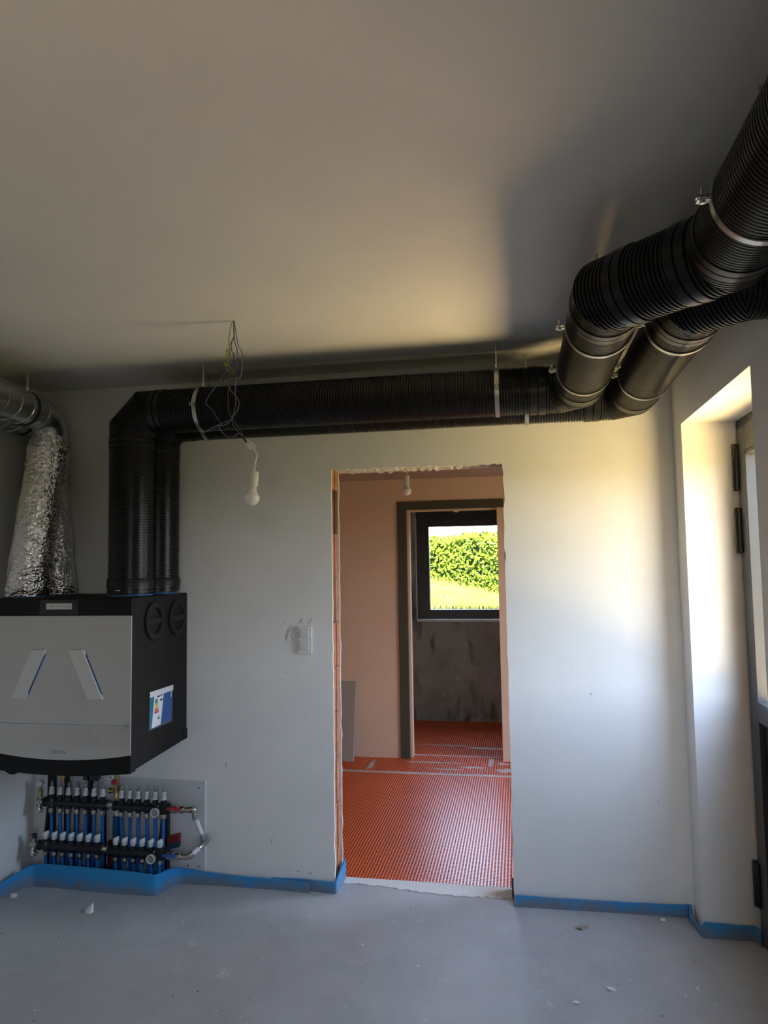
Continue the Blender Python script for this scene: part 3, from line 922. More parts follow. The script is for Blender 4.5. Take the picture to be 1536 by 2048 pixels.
# silver front with the bowed lower edge
def bow(x, zend, sag):
    k = (x - (UX0 + UX1) / 2) / ((UX1 - UX0) / 2)
    return zend - sag * (1 - k * k)
NB = 32
low = [(UX0 + (UX1 - 0.002 - UX0) * i / NB) for i in range(NB + 1)]
fp = MB().prism([(x, bow(x, 0.800, 0.033)) for x in low] + [(UX1 - 0.002, 1.437), (UX0, 1.437)], 'y', UF, UF + 0.014).build('front_panel', unit_front, u, bevel=0.0012)
MB().prism([(x, bow(x, 0.717, 0.022)) for x in low] + [(x, bow(x, 0.798, 0.033)) for x in low[::-1]], 'y', UF + 0.001, UF + 0.05).build('lower_trim', unit_black, u, bevel=0.002)
MB().prism([(-2.43, 0.705), (-2.40, 0.690), (-2.375, 0.690), (-2.36, 0.705)], 'y', UF + 0.006, UF + 0.06).build('drain_lug', unit_black, u, bevel=0.003)
for tl, tr, br, bl in (((-2.287, 1.276), (-2.212, 1.279), (-2.319, 1.048), (-2.391, 1.046)), ((-2.094, 1.277), (-2.021, 1.280), (-1.915, 1.051), (-1.989, 1.049))):
    h = MB().prism([bl, br, tr, tl], 'y', UF - 0.010, UF + 0.002).build('panel_handle', mat('handle_grey', (0.60, 0.59, 0.57), 0.4, 0.1), fp, bevel=0.002)
    sg = 1 if tr[0] > br[0] else -1
    m = MB()
    a, b = Vector((tr[0], 0, tr[1])), Vector((br[0], 0, br[1]))
    e = (b - a)
    pr = [(a + e * 0.0), (a + e * 0.10), (a + e * 0.14), (a + e * 0.86), (a + e * 0.90), (a + e * 1.0)]
    wd = [0.005, 0.005, 0.001, 0.001, 0.005, 0.005]
    m.prism([(p.x, p.z) for p in pr] + [(p.x + q, p.z) for p, q in zip(pr[::-1], wd[::-1])], 'y', UF - 0.0085, UF + 0.001)
    m.build('handle_lip', unit_lip, fp)
    a2, b2 = a + e * 0.08, a + e * 0.92
    MB().prism([(a2.x + .0012, a2.z), (a2.x + 0.0075, a2.z), (b2.x + 0.0075, b2.z), (b2.x + .0012, b2.z)], 'y', UF - 0.002, UF + 0.001).build('handle_recess', unit_blue, fp)
pr = MB()
pr.box(UX0 + 0.004, -1.8045, UF - 0.0006, UF, 0.9300, 0.9324)
pr.band((-1.793, UF - 0.0004, 0.9315), (0, 1, 0), 0.0095, 0.0118, 0.0007, 28)
pr.band((-1.793, UF - 0.0004, 0.9315), (0, 1, 0), 0.0040, 0.0056, 0.0007, 20)
for k in range(3):
    pr.box(-1.7955 + 0.002 * k, -1.7948 + 0.002 * k, UF - 0.0007, UF - 0.0001, 0.926, 0.937)
pr.build('printed_line', print_teal, fp)
dots = MB()
for i in range(90):
    x = -1.782 - i * 0.0082
    if x < UX0 + 0.01:
        break
    sz = 0.0017 - 0.000014 * i
    for j in range(11):
        z = 0.9215 - j * 0.0082
        dots.box(x - sz, x + sz, UF - 0.0004, UF + 0.0002, z - sz, z + sz)
dots.build('dot_print', mat('dot_grey', (0.26, 0.26, 0.255), 0.6), fp)
fc = bpy.data.curves.new('maker_name', 'FONT')
fc.body = 'ORCON'
fc.size = 0.0215
fc.extrude = 0.0003
fc.align_x = 'CENTER'
fc.align_y = 'CENTER'
fc.materials.append(print_grey)
tmp = bpy.data.objects.new('maker_name_curve', fc)
COL.objects.link(tmp)
bpy.context.view_layer.update()
fm = bpy.data.meshes.new_from_object(tmp.evaluated_get(bpy.context.evaluated_depsgraph_get()))
bpy.data.objects.remove(tmp)
fo = bpy.data.objects.new('maker_name', fm)
COL.objects.link(fo)
fo.parent = fp
fo.location = Vector((-2.1435, UF - 0.0005, 0.803)) - ORG[u.name]
fo.rotation_euler = (PI / 2, 0, 0)
# inspection caps on the flank
for cy in (-0.372, -0.130):
    c0 = (UX1, cy, 1.397)
    cp = MB().lathe_open(c0, (1, 0, 0), [(-0.002, 0.094), (0.010, 0.094), (0.013, 0.091), (0.013, 0.064), (0.010, 0.062), (-0.018, 0.062), (-0.018, 0.001)], 48).build('inspection_cap', mat('cap_foam', (0.019, 0.017, 0.016), 0.7, spec=0.2), u, smooth=35)
    MB().box(UX1 - 0.018, UX1 + 0.010, cy - 0.062, cy + 0.062, 1.397 - 0.014, 1.397 + 0.014).build('grip_bar', mat('cap_bar', (0.026, 0.021, 0.019), 0.7, spec=0.2), cp, bevel=0.002)
# small blue plates on top, under the hoses
for x, y in ((-2.470, -0.375), (-2.475, -0.125)):
    MB().lathe((x, y, 1.5195), (0, 0, 1), [(0, 0.106), (0.004, 0.105)], 36).build('port_ring', mat('blue_seal', (0.02, 0.11, 0.28), 0.5), u, smooth=40)
MB().tube(smooth_path([(-2.33, -0.10, 1.522), (-2.25, -0.16, 1.523), (-2.15, -0.13, 1.524), (-2.05, -0.10, 1.523), (-1.98, -0.20, 1.523)], 6), 0.003, 6).build('sensor_cable', mat('grey_cable', (0.30, 0.27, 0.24), 0.6), u, smooth=60)

# document pouch with energy label, stuck on the flank
px = UX1 + 0.0012
po = thing('document_pouch', (px, -0.29, 0.875), 'clear document pouch with blue booklet and energy label on the unit\'s flank', 'document pouch')
def quad_x(name, pts, x, m, par, th=0.001):
    return MB().prism(pts, 'x', x, x + th).build(name, m, par)
quad_x('sleeve', [(-0.416, 0.874), (-0.178, 0.870), (-0.172, 1.052), (-0.410, 1.055)], px, mat('clear_sleeve', (0.10, 0.11, 0.12), 0.2), po)
quad_x('sleeve_flap', [(-0.411, 1.030), (-0.172, 1.026), (-0.171, 1.054), (-0.409, 1.057)], px + 0.0022, mat('flap_white', (0.70, 0.68, 0.68), 0.35), po)
quad_x('booklet', [(-0.300, 0.880), (-0.181, 0.880), (-0.176, 1.030), (-0.268, 1.030)], px + 0.0012, label_blue, po)
quad_x('booklet_stripe', [(-0.196, 0.995), (-0.191, 0.995), (-0.188, 1.026), (-0.193, 1.026)], px + 0.0024, label_white, po, 0.0004)
quad_x('label_edge', [(-0.414, 0.878), (-0.388, 0.882), (-0.362, 1.032), (-0.404, 1.032)], px + 0.0012, mat('label_teal', (0.03, 0.16, 0.26), 0.3), po)
lb = quad_x('energy_label', [(-0.392, 0.880), (-0.301, 0.882), (-0.272, 1.030), (-0.364, 1.032)], px + 0.0018, label_white, po)
for i, (c3, L) in enumerate((((0.01, 0.12, 0.04), 0.022), ((0.03, 0.22, 0.05), 0.025), ((0.25, 0.45, 0.05), 0.028), ((0.75, 0.65, 0.06), 0.031), ((0.75, 0.30, 0.03), 0.034), ((0.65, 0.06, 0.03), 0.037), ((0.50, 0.02, 0.03), 0.040))):
    z = 1.004 - i * 0.0098
    y = -0.358 - i * 0.0014
    quad_x('rating_arrow', [(y, z), (y + L, z), (y + L + 0.004, z + 0.004), (y + L, z + 0.008), (y, z + 0.008)], px + 0.0028, mat('rating_%d' % i, c3, 0.4), lb, 0.0004)
bk = mat('label_black', (0.02, 0.02, 0.022), 0.4)
for y0, y1, z0, z1, mm in ((-0.308, -0.288, 0.996, 1.007, bk), (-0.340, -0.308, 1.019, 1.026, bk), (-0.306, -0.284, 1.021, 1.027, label_blue), (-0.332, -0.316, 0.912, 0.921, bk), (-0.334, -0.312, 0.926, 0.928, bk)):
    quad_x('label_print', [(y0, z0), (y1, z0 + 0.0005), (y1 + 0.002, z1), (y0 + 0.002, z1)], px + 0.0028, mm, lb, 0.0004)

# ------------------------------------------------------------------ heating manifolds under the unit
bb = thing('backing_board', (-2.06, -0.003, 0.05), 'white backing board screwed to the wall behind the manifolds', 'board')
MB().box(-2.46, -1.664, -0.010, 0.0, 0.048, 0.525).build('panel', backboard_m, bb, bevel=0.001)
for x, z in ((-1.700, 0.487), (-1.700, 0.085), (-1.76, 0.085)):
    MB().lathe((x, -0.010, z), (0, -1, 0), [(0, 0.005), (0.002, 0.004)], 10).build('screw', dark_grey, bb)
ORD = ['first', 'second', 'third', 'fourth', 'fifth', 'sixth', 'seventh']
def manifold(name_lab, x0, n, pitch, y, z, upper, left_block, right_block):
    t = thing('heating_manifold', (x0 + pitch * (n - 1) / 2, y, z), name_lab, 'manifold', 'black heating manifolds under the unit')
    xe = x0 + pitch * (n - 1)
    sec = [(0.021 * math.cos(PI / 8 + PI / 4 * k) * 1.08, 0.021 * math.sin(PI / 8 + PI / 4 * k) * 1.08) for k in range(8)]
    MB().prism([(y + a, z + b) for a, b in sec], 'x', x0 - 0.035, xe + 0.030).build('bar', mani_black, t, bevel=0.002)
    for i in range(n):
        x = x0 + pitch * i
        MB().lathe((x, y, z + 0.012), (0, 0, 1), [(0, 0.016), (0.020, 0.016), (0.022, 0.013), (0.034, 0.013)], 14).build('port_neck', mani_black, t, smooth=40)
        MB().lathe((x, y, z - 0.030), (0, 0, 1), [(0, 0.0145), (0.02, 0.0145)], 14).build('outlet_neck', mani_black, t, smooth=40)
        MB().lathe((x, y, z - 0.056), (0, 0, 1), [(0, 0.0105), (0.003, 0.0135), (0.012, 0.0150), (0.026, 0.0150), (0.028, 0.0125)], 6 if i % 2 else 8).build('union_nut', nickel, t, bevel=0.0012)
        if upper:
            f = MB().lathe((x, y, z + 0.044), (0, 0, 1), [(0, 0.0150), (0.004, 0.0155), (0.034, 0.0115), (0.038, 0.0095)], 14).build('flow_meter', white_pl, t, smooth=40)
            gr = MB()
            for k in range(14):
                a = 2 * PI * k / 14
                gr.cyl((x + .0152 * math.cos(a), y + .0152 * math.sin(a), z + 0.050), (x + .0122 * math.cos(a), y + .0122 * math.sin(a), z + 0.077), 0.0012, n=5)
            gr.build('collar_ribs', grey_pl, f)
            MB().lathe((x, y, z + 0.080), (0, 0, 1), [(0, 0.0068), (0.024, 0.0066), (0.030, 0.003)], 12).build('sight_glass', clear_pl, f, smooth=40)
            MB().cyl((x, y, z + 0.080), (x, y, z + 0.098), 0.0022, n=6).build('indicator', red_pl if x > -2.15 else grey_pl, f)
        else:
            kb = MB()
            rings = []
            for (zz, rr, tilt) in ((0.034, 0.0128, 0), (0.040, 0.0150, 0), (0.058, 0.0160, 0.18), (0.070, 0.0145, 0.42), (0.073, 0.008, 0.42)):
                rings.append([Vector((x + rr * math.cos(2 * PI * k / 16), y + rr * math.sin(2 * PI * k / 16), z + zz + rr * tilt * math.cos(2 * PI * k / 16))) for k in range(16)])
            kb.quad_strip_rings(rings, True, True, True)
            f = kb.build('valve_knob', white_pl, t, smooth=40)
            gr = MB()
            for k in range(12):
                a = 2 * PI * k / 12
                gr.cyl((x + .0156 * math.cos(a), y + .0156 * math.sin(a), z + 0.041), (x + .0158 * math.cos(a), y + .0158 * math.sin(a), z + 0.055 + 0.003 * math.cos(a)), 0.0009, n=5)
            gr.build('knob_ribs', grey_pl, f)
    # end rings
    for xx in (x0 - 0.037, xe + 0.030):
        MB().band((xx, y, z), (1, 0, 0), 0.012, 0.0255, 0.012, 20).build('end_ring', mani_black, t, smooth=35)
    if left_block:      # air vent and fill cock
        v = MB().cyl((x0 - 0.045, y, z), (x0 - 0.090, y, z), 0.017, n=12).build('end_fitting', nickel, t, smooth=40)
        MB().cyl((x0 - 0.068, y, z + 0.010), (x0 - 0.068, y, z + 0.034), 0.010, n=10).build('vent_stem', nickel, v, smooth=40)
        MB().lathe((x0 - 0.070, y - 0.006, z - 0.012), (0.1, -0.35, -1), [(0, 0.011), (0.014, 0.011), (0.016, 0.015), (0.028, 0.015), (0.030, 0.009), (0.042, 0.009)], 12).build('fill_cock', nickel, v, smooth=40)
        MB().band((x0 - 0.050, y - 0.022, z - 0.036), (0, 1, 0), 0.012, 0.0145, 0.004, 20).build('cap_ring', mani_black, v)
        MB().lathe((x0 - 0.068, y, z + 0.034), (0, 0, 1), [(0, 0.011), (0.026, 0.011), (0.030, 0.007)], 12).build('vent_cap', mani_black if not upper else brass, v, smooth=40)
        MB().box(x0 - 0.082, x0 - 0.050, y - 0.010, y - 0.002, z + (0.064 if not upper else 0.02), z + (0.070 if not upper else 0.026)).build('vent_lever', grey_pl, v)
        MB().sphere((x0 - 0.076, y - 0.016, z + (0.056 if not upper else -0.02)), 0.006, 8, 6).build('vent_button', red_pl, v, smooth=True)
    # mounting bracket straps
    for xx in ((x0 + 0.017,) if left_block else (xe - 0.020,)):
        MB().band((xx, y, z), (1, 0, 0), 0.0235, 0.0262, 0.014, 16).build('bracket_strap', dark_grey, t, smooth=35)
        MB().sphere((xx, y - 0.024, z + 0.018), 0.005, 8, 6).build('strap_screw', nickel, t, smooth=True)
    if right_block:
        d = MB().lathe((xe - 0.026, y - 0.016, z - 0.010), (0, -1, 0), [(0, 0.014), (0.020, 0.018), (0.022, 0.0235), (0.032, 0.0235), (0.034, 0.021), (0.031, 0.020)], 28).build('dial_gauge', grey_pl, t, smooth=35)
        MB().band((xe - 0.026, y - 0.0495, z - 0.010), (0, -1, 0), 0.019, 0.0232, 0.004, 28).build('dial_rim', white_pl, d, smooth=35)
        MB().lathe((xe - 0.026, y - 0.0475, z - 0.010), (0, -1, 0), [(0, 0.0100), (0.004, 0.0095)], 16).build('dial_hub', nickel, d, smooth=35)
        MB().box(xe - 0.020, xe + 0.024, y - 0.024, y + 0.024, z - 0.028, z + 0.028).build('end_block', mani_black, t, bevel=0.004)
    else:
        c0 = xe + 0.036
        MB().lathe((c0, y, z), (1, 0, 0), [(0, 0.022), (0.010, 0.023), (0.010, 0.016), (0.020, 0.016), (0.020, 0.021), (0.030, 0.020), (0.034, 0.013)], 8).build('union_coupling', nickel, t, bevel=0.001)
    return t
PU, PL = 0.0503, 0.0501
manifold('longer upper manifold with seven clear flow meters, on the side wall side', -2.517, 7, PU, -0.080, 0.402, True, True, False)
manifold('shorter upper manifold with six white flow meters and a dial', -2.105, 6, 0.0482, -0.080, 0.399, True, False, True)
manifold('longer lower manifold with seven slanted white knobs', -2.516, 7, PL, -0.125, 0.192, False, True, False)
manifold('shorter lower manifold with six slanted white knobs and a dial', -2.108, 6, 0.0496, -0.125, 0.184, False, False, True)
def bpipe(x, y, z, dx, dy, label, grp):
    pts = smooth_path([(x, y, z), (x + dx * 0.3, y + dy * 0.2, z * 0.6), (x + dx, y + dy, -0.03)], 6)
    o = MB().tube(pts, 0.0088, 12).build('heating_pipe', blue_pipe, smooth=50)
    tag(o, label, 'pipe', grp)
for row, (x0, n, p, y, z, nm) in enumerate(((-2.517, 7, PU, -0.080, 0.352, 'longer upper manifold'), (-2.105, 6, 0.0482, -0.080, 0.349, 'shorter upper manifold'),
                                (-2.516, 7, PL, -0.125, 0.142, 'longer lower manifold'), (-2.108, 6, 0.0496, -0.125, 0.134, 'shorter lower manifold'))):
    for i in range(n):
        up = row < 2
        dx = (0.012 * math.sin(i * 2.1 + row)) if up else 0.006 * math.sin(i * 1.7 + row)
        bpipe(x0 + p * i, y, z, dx, 0.010 if up else 0.0, '%s blue pipe from the side wall, hanging from the %s' % (ORD[i], nm), 'blue heating pipes')
# wide blue sleeve and brass valve between the manifolds
rs = thing('supply_riser', (-2.150, -0.050, 0.0), 'wide blue-sleeved supply pipe with brass valve between the manifolds', 'pipe')
MB().cyl((-2.150, -0.045, -0.02), (-2.150, -0.045, 0.335), 0.0225, n=18).build('sleeve', mat('dark_blue_sleeve', (0.008, 0.07, 0.19), 0.5), rs, smooth=40)
MB().cyl((-2.150, -0.045, 0.335), (-2.150, -0.045, 0.430), 0.0125, n=14).build('white_pipe', white_pipe, rs, smooth=40)
v = MB().lathe((-2.150, -0.050, 0.425), (0, 0, 1), [(0, 0.012), (0.004, 0.016), (0.020, 0.016), (0.024, 0.014), (0.060, 0.0145), (0.064, 0.017), (0.078, 0.017), (0.082, 0.013), (0.13, 0.013)], 14).build('brass_valve', brass, rs, smooth=40)
MB().lathe((-2.164, -0.052, 0.468), (-1, 0, 0), [(0, 0.011), (0.012, 0.011), (0.014, 0.015), (0.030, 0.015), (0.032, 0.010)], 12).build('side_outlet', brass, v, smooth=40)
MB().box(-2.170, -2.140, -0.078, -0.060, 0.505, 0.530).build('red_lever', red_pl, v, bevel=0.004)
MB().cyl((-2.150, -0.05, 0.545), (-2.150, -0.05, 0.715), 0.0125, n=14).build('upper_pipe', nickel, rs, smooth=40)
MB().band((-2.175, -0.075, 0.548), (0, -1, 0), 0.012, 0.018, 0.006, 20).build('white_tag_ring', white_pl, rs)
# pressure gauge
pg = thing('pressure_gauge', (-2.590, -0.080, 0.43), 'small round white pressure gauge on brass stem beside the side wall', 'gauge')
MB().cyl((-2.587, -0.080, 0.432), (-2.587, -0.080, 0.485), 0.007, n=10).build('stem', brass, pg, smooth=40)
MB().lathe((-2.588, -0.070, 0.500), (0, -1, 0), [(0, 0.015), (0.018, 0.019), (0.022, 0.019)], 24).build('case', grey_pl, pg, smooth=35)
MB().lathe((-2.588, -0.0915, 0.500), (0, -1, 0), [(0, 0.0175), (0.001, 0.0172)], 24).build('dial_face', white_pl, pg)
MB().box(-2.5888, -2.5875, -0.0932, -0.0925, 0.494, 0.511).build('needle', bk, pg)
# black mounting rails and other pipes behind the manifolds
for x, lab in ((-2.555, 'black vertical mounting rail behind the manifolds, by the gauge'), (-1.880, 'black vertical mounting rail behind the manifolds, by the dials')):
    r_ = thing('mounting_rail', (x, -0.03, 0.0), lab, 'rail', 'manifold mounting rails')
    MB().box(x - 0.018, x + 0.018, -0.040, -0.010, 0.0, 0.56 if x < -2 else 0.39).build('rail', mani_black, r_, bevel=0.002)
    MB().tube(smooth_path([(x - 0.004, -0.046, 0.36), (x - 0.008, -0.048, 0.29), (x - 0.014, -0.050, 0.22)], 5), 0.012, 8).build('rail_arm', mani_black, r_, smooth=40)
for k, (x, c3, z1, lab) in enumerate(((-2.46, 'dark', 0.60, 'black riser pipe behind the longer manifolds, next to the yellow cap'), (-2.40, 'dark', 0.45, 'black riser pipe behind the longer manifolds, in the middle'),
                             (-2.318, 'dark', 0.62, 'black riser pipe behind the longer manifolds, under the mixing valve'), (-2.235, 'dark', 0.40, 'black riser pipe behind the longer manifolds, next to the wide sleeve'))):
    m = MB().cyl((x, -0.032, -0.02), (x, -0.032, z1), 0.013, n=14)
    tag(m.build('riser_pipe', mani_black, smooth=40), lab, 'pipe', 'black riser pipes behind the manifolds')
yc = thing('gas_cock', (-2.467, -0.055, 0.50), 'yellow-capped cock just under the unit', 'valve')
MB().cyl((-2.467, -0.055, 0.500), (-2.467, -0.055, 0.540), 0.010, n=12).build('stem', brass, yc, smooth=40)
MB().lathe((-2.467, -0.055, 0.530), (0, 0, 1), [(0, 0.014), (0.018, 0.017), (0.030, 0.012)], 14).build('cap', yellow_pl, yc, smooth=40)
mv = thing('mixing_valve', (-2.28, -0.08, 0.49), 'black twin mixing valve tucked under the unit', 'valve')
for x in (-2.300, -2.262):
    MB().prism([(-0.075, 0.520), (-0.110, 0.535), (-0.112, 0.560), (-0.050, 0.585), (-0.045, 0.530)], 'x', x - 0.014, x + 0.014).build('actuator', mani_black, mv, bevel=0.002)
MB().box(-2.345, -2.200, -0.075, -0.030, 0.575, 0.600).build('actuator_bridge', white_pl, mv, bevel=0.004)
MB().cyl((-2.282, -0.033, 0.46), (-2.282, -0.033, 0.58), 0.013, n=12).build('valve_body', grey_pl, mv, smooth=40)
rp = thing('red_pipe', (-2.20, -0.03, 0.0), 'dark red insulated pipe rising behind the lower manifolds', 'pipe')
MB().tube(smooth_path([(-2.195, -0.035, -0.02), (-2.19, -0.035, 0.10), (-2.188, -0.035, 0.20)], 4), 0.018, 12).build('insulation', mat('dark_red_insulation', (0.10, 0.012, 0.012), 0.7), rp, smooth=40)
rp2 = MB().tube([(-1.945, -0.06, 0.0), (-1.94, -0.07, 0.11), (-1.925, -0.085, 0.145)], 0.008, 8)
tag(rp2.build('red_pipe', red_pl, smooth=40), 'thin red pipe poking up between the shorter lower manifold\'s pipes', 'pipe')
rt = thing('red_bracket', (-1.83, -0.03, 0.21), 'red and grey pipe guide on the backing board beside the dials', 'pipe guide')
m = MB()
m.prism([(-1.885, 0.195), (-1.885, 0.232), (-1.800, 0.255), (-1.800, 0.215)], 'y', -0.040, -0.010)
m.build('red_guide', mat('dull_red', (0.26, 0.028, 0.025), 0.55), rt, bevel=0.002)
MB().prism([(-1.885, 0.165), (-1.885, 0.192), (-1.800, 0.213), (-1.800, 0.186)], 'y', -0.036, -0.010).build('blue_guide', mat('dull_blue', (0.03, 0.07, 0.12), 0.55), rt, bevel=0.002)
# ball valves and elbows feeding the manifolds
def feed(z, hcol, label, pts, ylev):
    t = thing('feed_valve', (-1.80, ylev, z), label, 'valve', 'feed valves of the manifolds')
    b = MB().lathe((-1.842, ylev, z), (1, 0, 0), [(0, 0.020), (0.012, 0.020), (0.014, 0.016), (0.024, 0.016), (0.026, 0.021), (0.058, 0.021), (0.062, 0.015), (0.072, 0.015), (0.074, 0.020), (0.096, 0.019), (0.098, 0.014), (0.118, 0.014), (0.120, 0.017), (0.136, 0.016)], 14).build('valve_body', nickel, t, smooth=40)
    MB().prism([(-1.835, z + 0.014), (-1.765, z + 0.018), (-1.758, z + 0.008), (-1.765, z - 0.002), (-1.835, z + 0.002)], 'y', ylev - 0.030, ylev - 0.019).build('valve_handle', hcol, t, bevel=0.003)
    return t
t = feed(0.398, red_pl, 'nickel feed valve with red handle and white pipe on the backing board', None, -0.08)
el = smooth_path([(-1.720, -0.08, 0.398), (-1.702, -0.08, 0.403), (-1.693, -0.08, 0.396), (-1.690, -0.078, 0.372)], 5)
MB().tube(el, 0.0145, 12).build('elbow', nickel, t, smooth=50)
MB().tube([(-1.691, -0.078, 0.378), (-1.686, -0.076, 0.350)], 0.0165, 12).build('press_ring', galv, t, smooth=40)
MB().tube([(-1.686, -0.076, 0.355), (-1.655, -0.060, 0.262)], 0.0125, 14).build('white_pipe', white_pipe, t, smooth=40)
MB().tube(smooth_path([(-1.656, -0.060, 0.272), (-1.651, -0.058, 0.250), (-1.655, -0.045, 0.240), (-1.662, -0.0105, 0.240)], 4), 0.0150, 12).build('wall_elbow', galv, t, smooth=50)
t = feed(0.178, blue_handle, 'nickel feed valve with blue handle and short white pipe on the backing board', None, -0.125)
MB().tube(smooth_path([(-1.720, -0.125, 0.178), (-1.700, -0.123, 0.180), (-1.688, -0.118, 0.190)], 5), 0.0155, 12).build('elbow', nickel, t, smooth=50)
MB().tube([(-1.694, -0.121, 0.184), (-1.684, -0.112, 0.192)], 0.0170, 12).build('press_ring', galv, t, smooth=40)
MB().tube([(-1.688, -0.116, 0.188), (-1.662, -0.078, 0.208)], 0.0125, 14).build('white_pipe', white_pipe, t, smooth=40)
MB().tube(smooth_path([(-1.665, -0.082, 0.206), (-1.656, -0.060, 0.214), (-1.655, -0.0105, 0.216)], 4), 0.0150, 12).build('wall_elbow', galv, t, smooth=50)

# ------------------------------------------------------------------ blue foam edge strips
def strip(pts, label, th=0.008, sub=6, wob=0.003, seed=0):
    """pts: (x, y, height, lean)"""
    P = smooth_path([(p[0], p[1], p[2]) for p in pts], sub)
    rings = []
    for i, p in enumerate(P):
        a, b = P[max(i - 1, 0)], P[min(i + 1, len(P) - 1)]
        d = Vector((b.x - a.x, b.y - a.y, 0)).normalized()
        nrm = Vector((d.y, -d.x, 0))
        h = p.z + wob * noise.noise(Vector((i * 0.35, seed, 0)))
        k = 0.004 * noise.noise(Vector((i * 0.25, seed, 8)))
        q = Vector((p.x, p.y, 0))
        rings.append([q + nrm * th / 2 + Vector((0, 0, -0.004)), q + nrm * (th / 2 + k) + Vector((0, 0, h * .55)), q + nrm * (th / 2 + k * .5) + Vector((0, 0, h)),
                      q - nrm * (th / 2 - k * .5) + Vector((0, 0, h)), q - nrm * (th / 2 - k) + Vector((0, 0, h * .55)), q - nrm * th / 2 + Vector((0, 0, -0.004))])
    o = MB().quad_strip_rings(rings, True, True, True).build('foam_edge_strip', foam, smooth=35)
    return tag(o, label, 'foam strip', 'blue foam edge strips')
strip([(-2.668, -4.0, .06), (-2.668, -1.5, .06), (-2.664, -0.7, .06), (-2.655, -0.42, .06), (-2.625, -0.28, .075), (-2.565, -0.185, .105), (-2.48, -0.172, .115), (-2.20, -0.186, .118), (-1.98, -0.186, .112),
       (-1.872, -0.184, .104), (-1.846, -0.165, .102), (-1.828, -0.10, .098), (-1.80, -0.045, .085), (-1.72, -0.026, .072), (-1.50, -0.022, .056), (-1.25, -0.024, .052), (-1.085, -0.034, .048)],
      'long dirty blue foam strip bowing round the manifolds to the opening', seed=1)
strip([(-1.30, -0.008, .052), (-1.12, -0.010, .056), (-1.00, -0.018, .055), (-0.963, -0.024, .058), (-0.950, -0.012, .062), (-0.948, 0.06, .085), (-0.945, 0.150, .105)],
      'short blue foam piece wrapping the brick jamb of the opening', seed=2, sub=5)
strip([(-0.060, -0.026, .054), (0.20, -0.018, .050), (0.50, -0.014, .050), (0.742, -0.014, .058)], 'blue foam strip between the opening and the room corner', seed=3)
strip([(0.744, -0.026, .060), (0.730, -0.060, .040), (0.742, -0.12, .030), (0.750, -0.175, .045), (0.764, -0.192, .066), (0.80, -0.192, .066), (0.90, -0.190, .062), (0.962, -0.190, .064), (0.976, -0.205, .060), (0.978, -0.235, .058)],
      'blue foam strip turning into the outside door recess', seed=4)
m = MB().prism([(0.055, 0.004), (0.11, 0.004), (0.120, 0.070), (0.092, 0.085)], 'x', OX1 - 0.012, OX1 - 0.004)
tag(m.build('foam_offcut', mat('grey_foam', (0.10, 0.105, 0.11), 0.8)), 'small dark grey offcut standing at the opening by the blue strip', 'offcut')

# ------------------------------------------------------------------ switch
sw = thing('light_switch', (-1.1115, 0.0, 1.196), 'white double light switch on the wall beside the opening', 'switch')
MB().box(-1.152, -1.071, -0.011, 0.0, 1.196, 1.343).build('plate', white_pl, sw, bevel=0.004)
for z in (1.2785, 1.214):
    f = MB().box(-1.137, -1.086, -0.0125, -0.008, z - 0.003, z + 0.053).build('switch_surround', white_pl, sw, bevel=0.001)
    MB().prism([(-0.009, z), (-0.0175, z + 0.003), (-0.0145, z + 0.047), (-0.009, z + 0.05)], 'x', -1.134, -1.089).build('rocker', mat('rocker_white', (0.70, 0.69, 0.67), 0.35), f, bevel=0.001)

# ------------------------------------------------------------------ hanging bulb and its wires
HY = -0.901
def wire(name, pts, r, m, par):
    return MB().tube(smooth_path(pts, 7), r, 6).build(name, m, par, smooth=60)
hx = -1.139
lamp = thing('pendant_bulb', (-1.06, HY, 1.90), 'bare bulb in white holder dangling from tangled wires on the ceiling', 'light bulb')
W = 0.0019
wire('wire', [(hx - .004, HY, 2.682), (-1.153, HY - .01, 2.62), (-1.158, HY, 2.575), (-1.157, HY + .01, 2.555), (-1.160, HY, 2.540)], W, wire_green, lamp)
wire('wire', [(hx, HY, 2.682), (-1.138, HY + .008, 2.63), (-1.152, HY + .01, 2.595), (-1.156, HY, 2.572), (-1.153, HY - .01, 2.555), (-1.162, HY, 2.535)], W, wire_green, lamp)
kn = []
for i in range(44):
    a = i * 0.85
    k = i / 43
    kn.append((-1.158 - 0.014 * k + 0.010 * math.cos(a) * (1 - .3 * k), HY + 0.010 * math.sin(a), 2.560 - 0.062 * k + 0.008 * math.sin(a * 0.7)))
wire('twisted_knot', kn, 0.0021, wire_green, lamp)
wire('wire', [(-1.174, HY, 2.522), (-1.190, HY - .012, 2.523), (-1.214, HY - .024, 2.523)], W, wire_green, lamp)
wire('wire', [(-1.172, HY, 2.503), (-1.168, HY, 2.480), (-1.155, HY, 2.462), (-1.144, HY, 2.456), (-1.138, HY, 2.464), (-1.150, HY, 2.482), (-1.170, HY, 2.500)], W, wire_green, lamp)
wire('wire', [(-1.174, HY + .006, 2.500), (-1.180, HY + .006, 2.497), (-1.178, HY, 2.503)], 0.003, wire_green, lamp)
wire('wire', [(hx + .002, HY, 2.682), (-1.135, HY - .008, 2.64), (-1.137, HY, 2.61), (-1.147, HY, 2.585), (-1.146, HY, 2.555), (-1.136, HY, 2.522), (-1.146, HY, 2.498), (-1.175, HY, 2.463), (-1.205, HY - .01, 2.415), (-1.251, HY - .02, 2.341),
     (-1.225, HY - .02, 2.305), (-1.200, HY - .01, 2.262), (-1.194, HY, 2.245), (-1.215, HY - .01, 2.235), (-1.252, HY - .02, 2.215)], W, wire_blue, lamp)
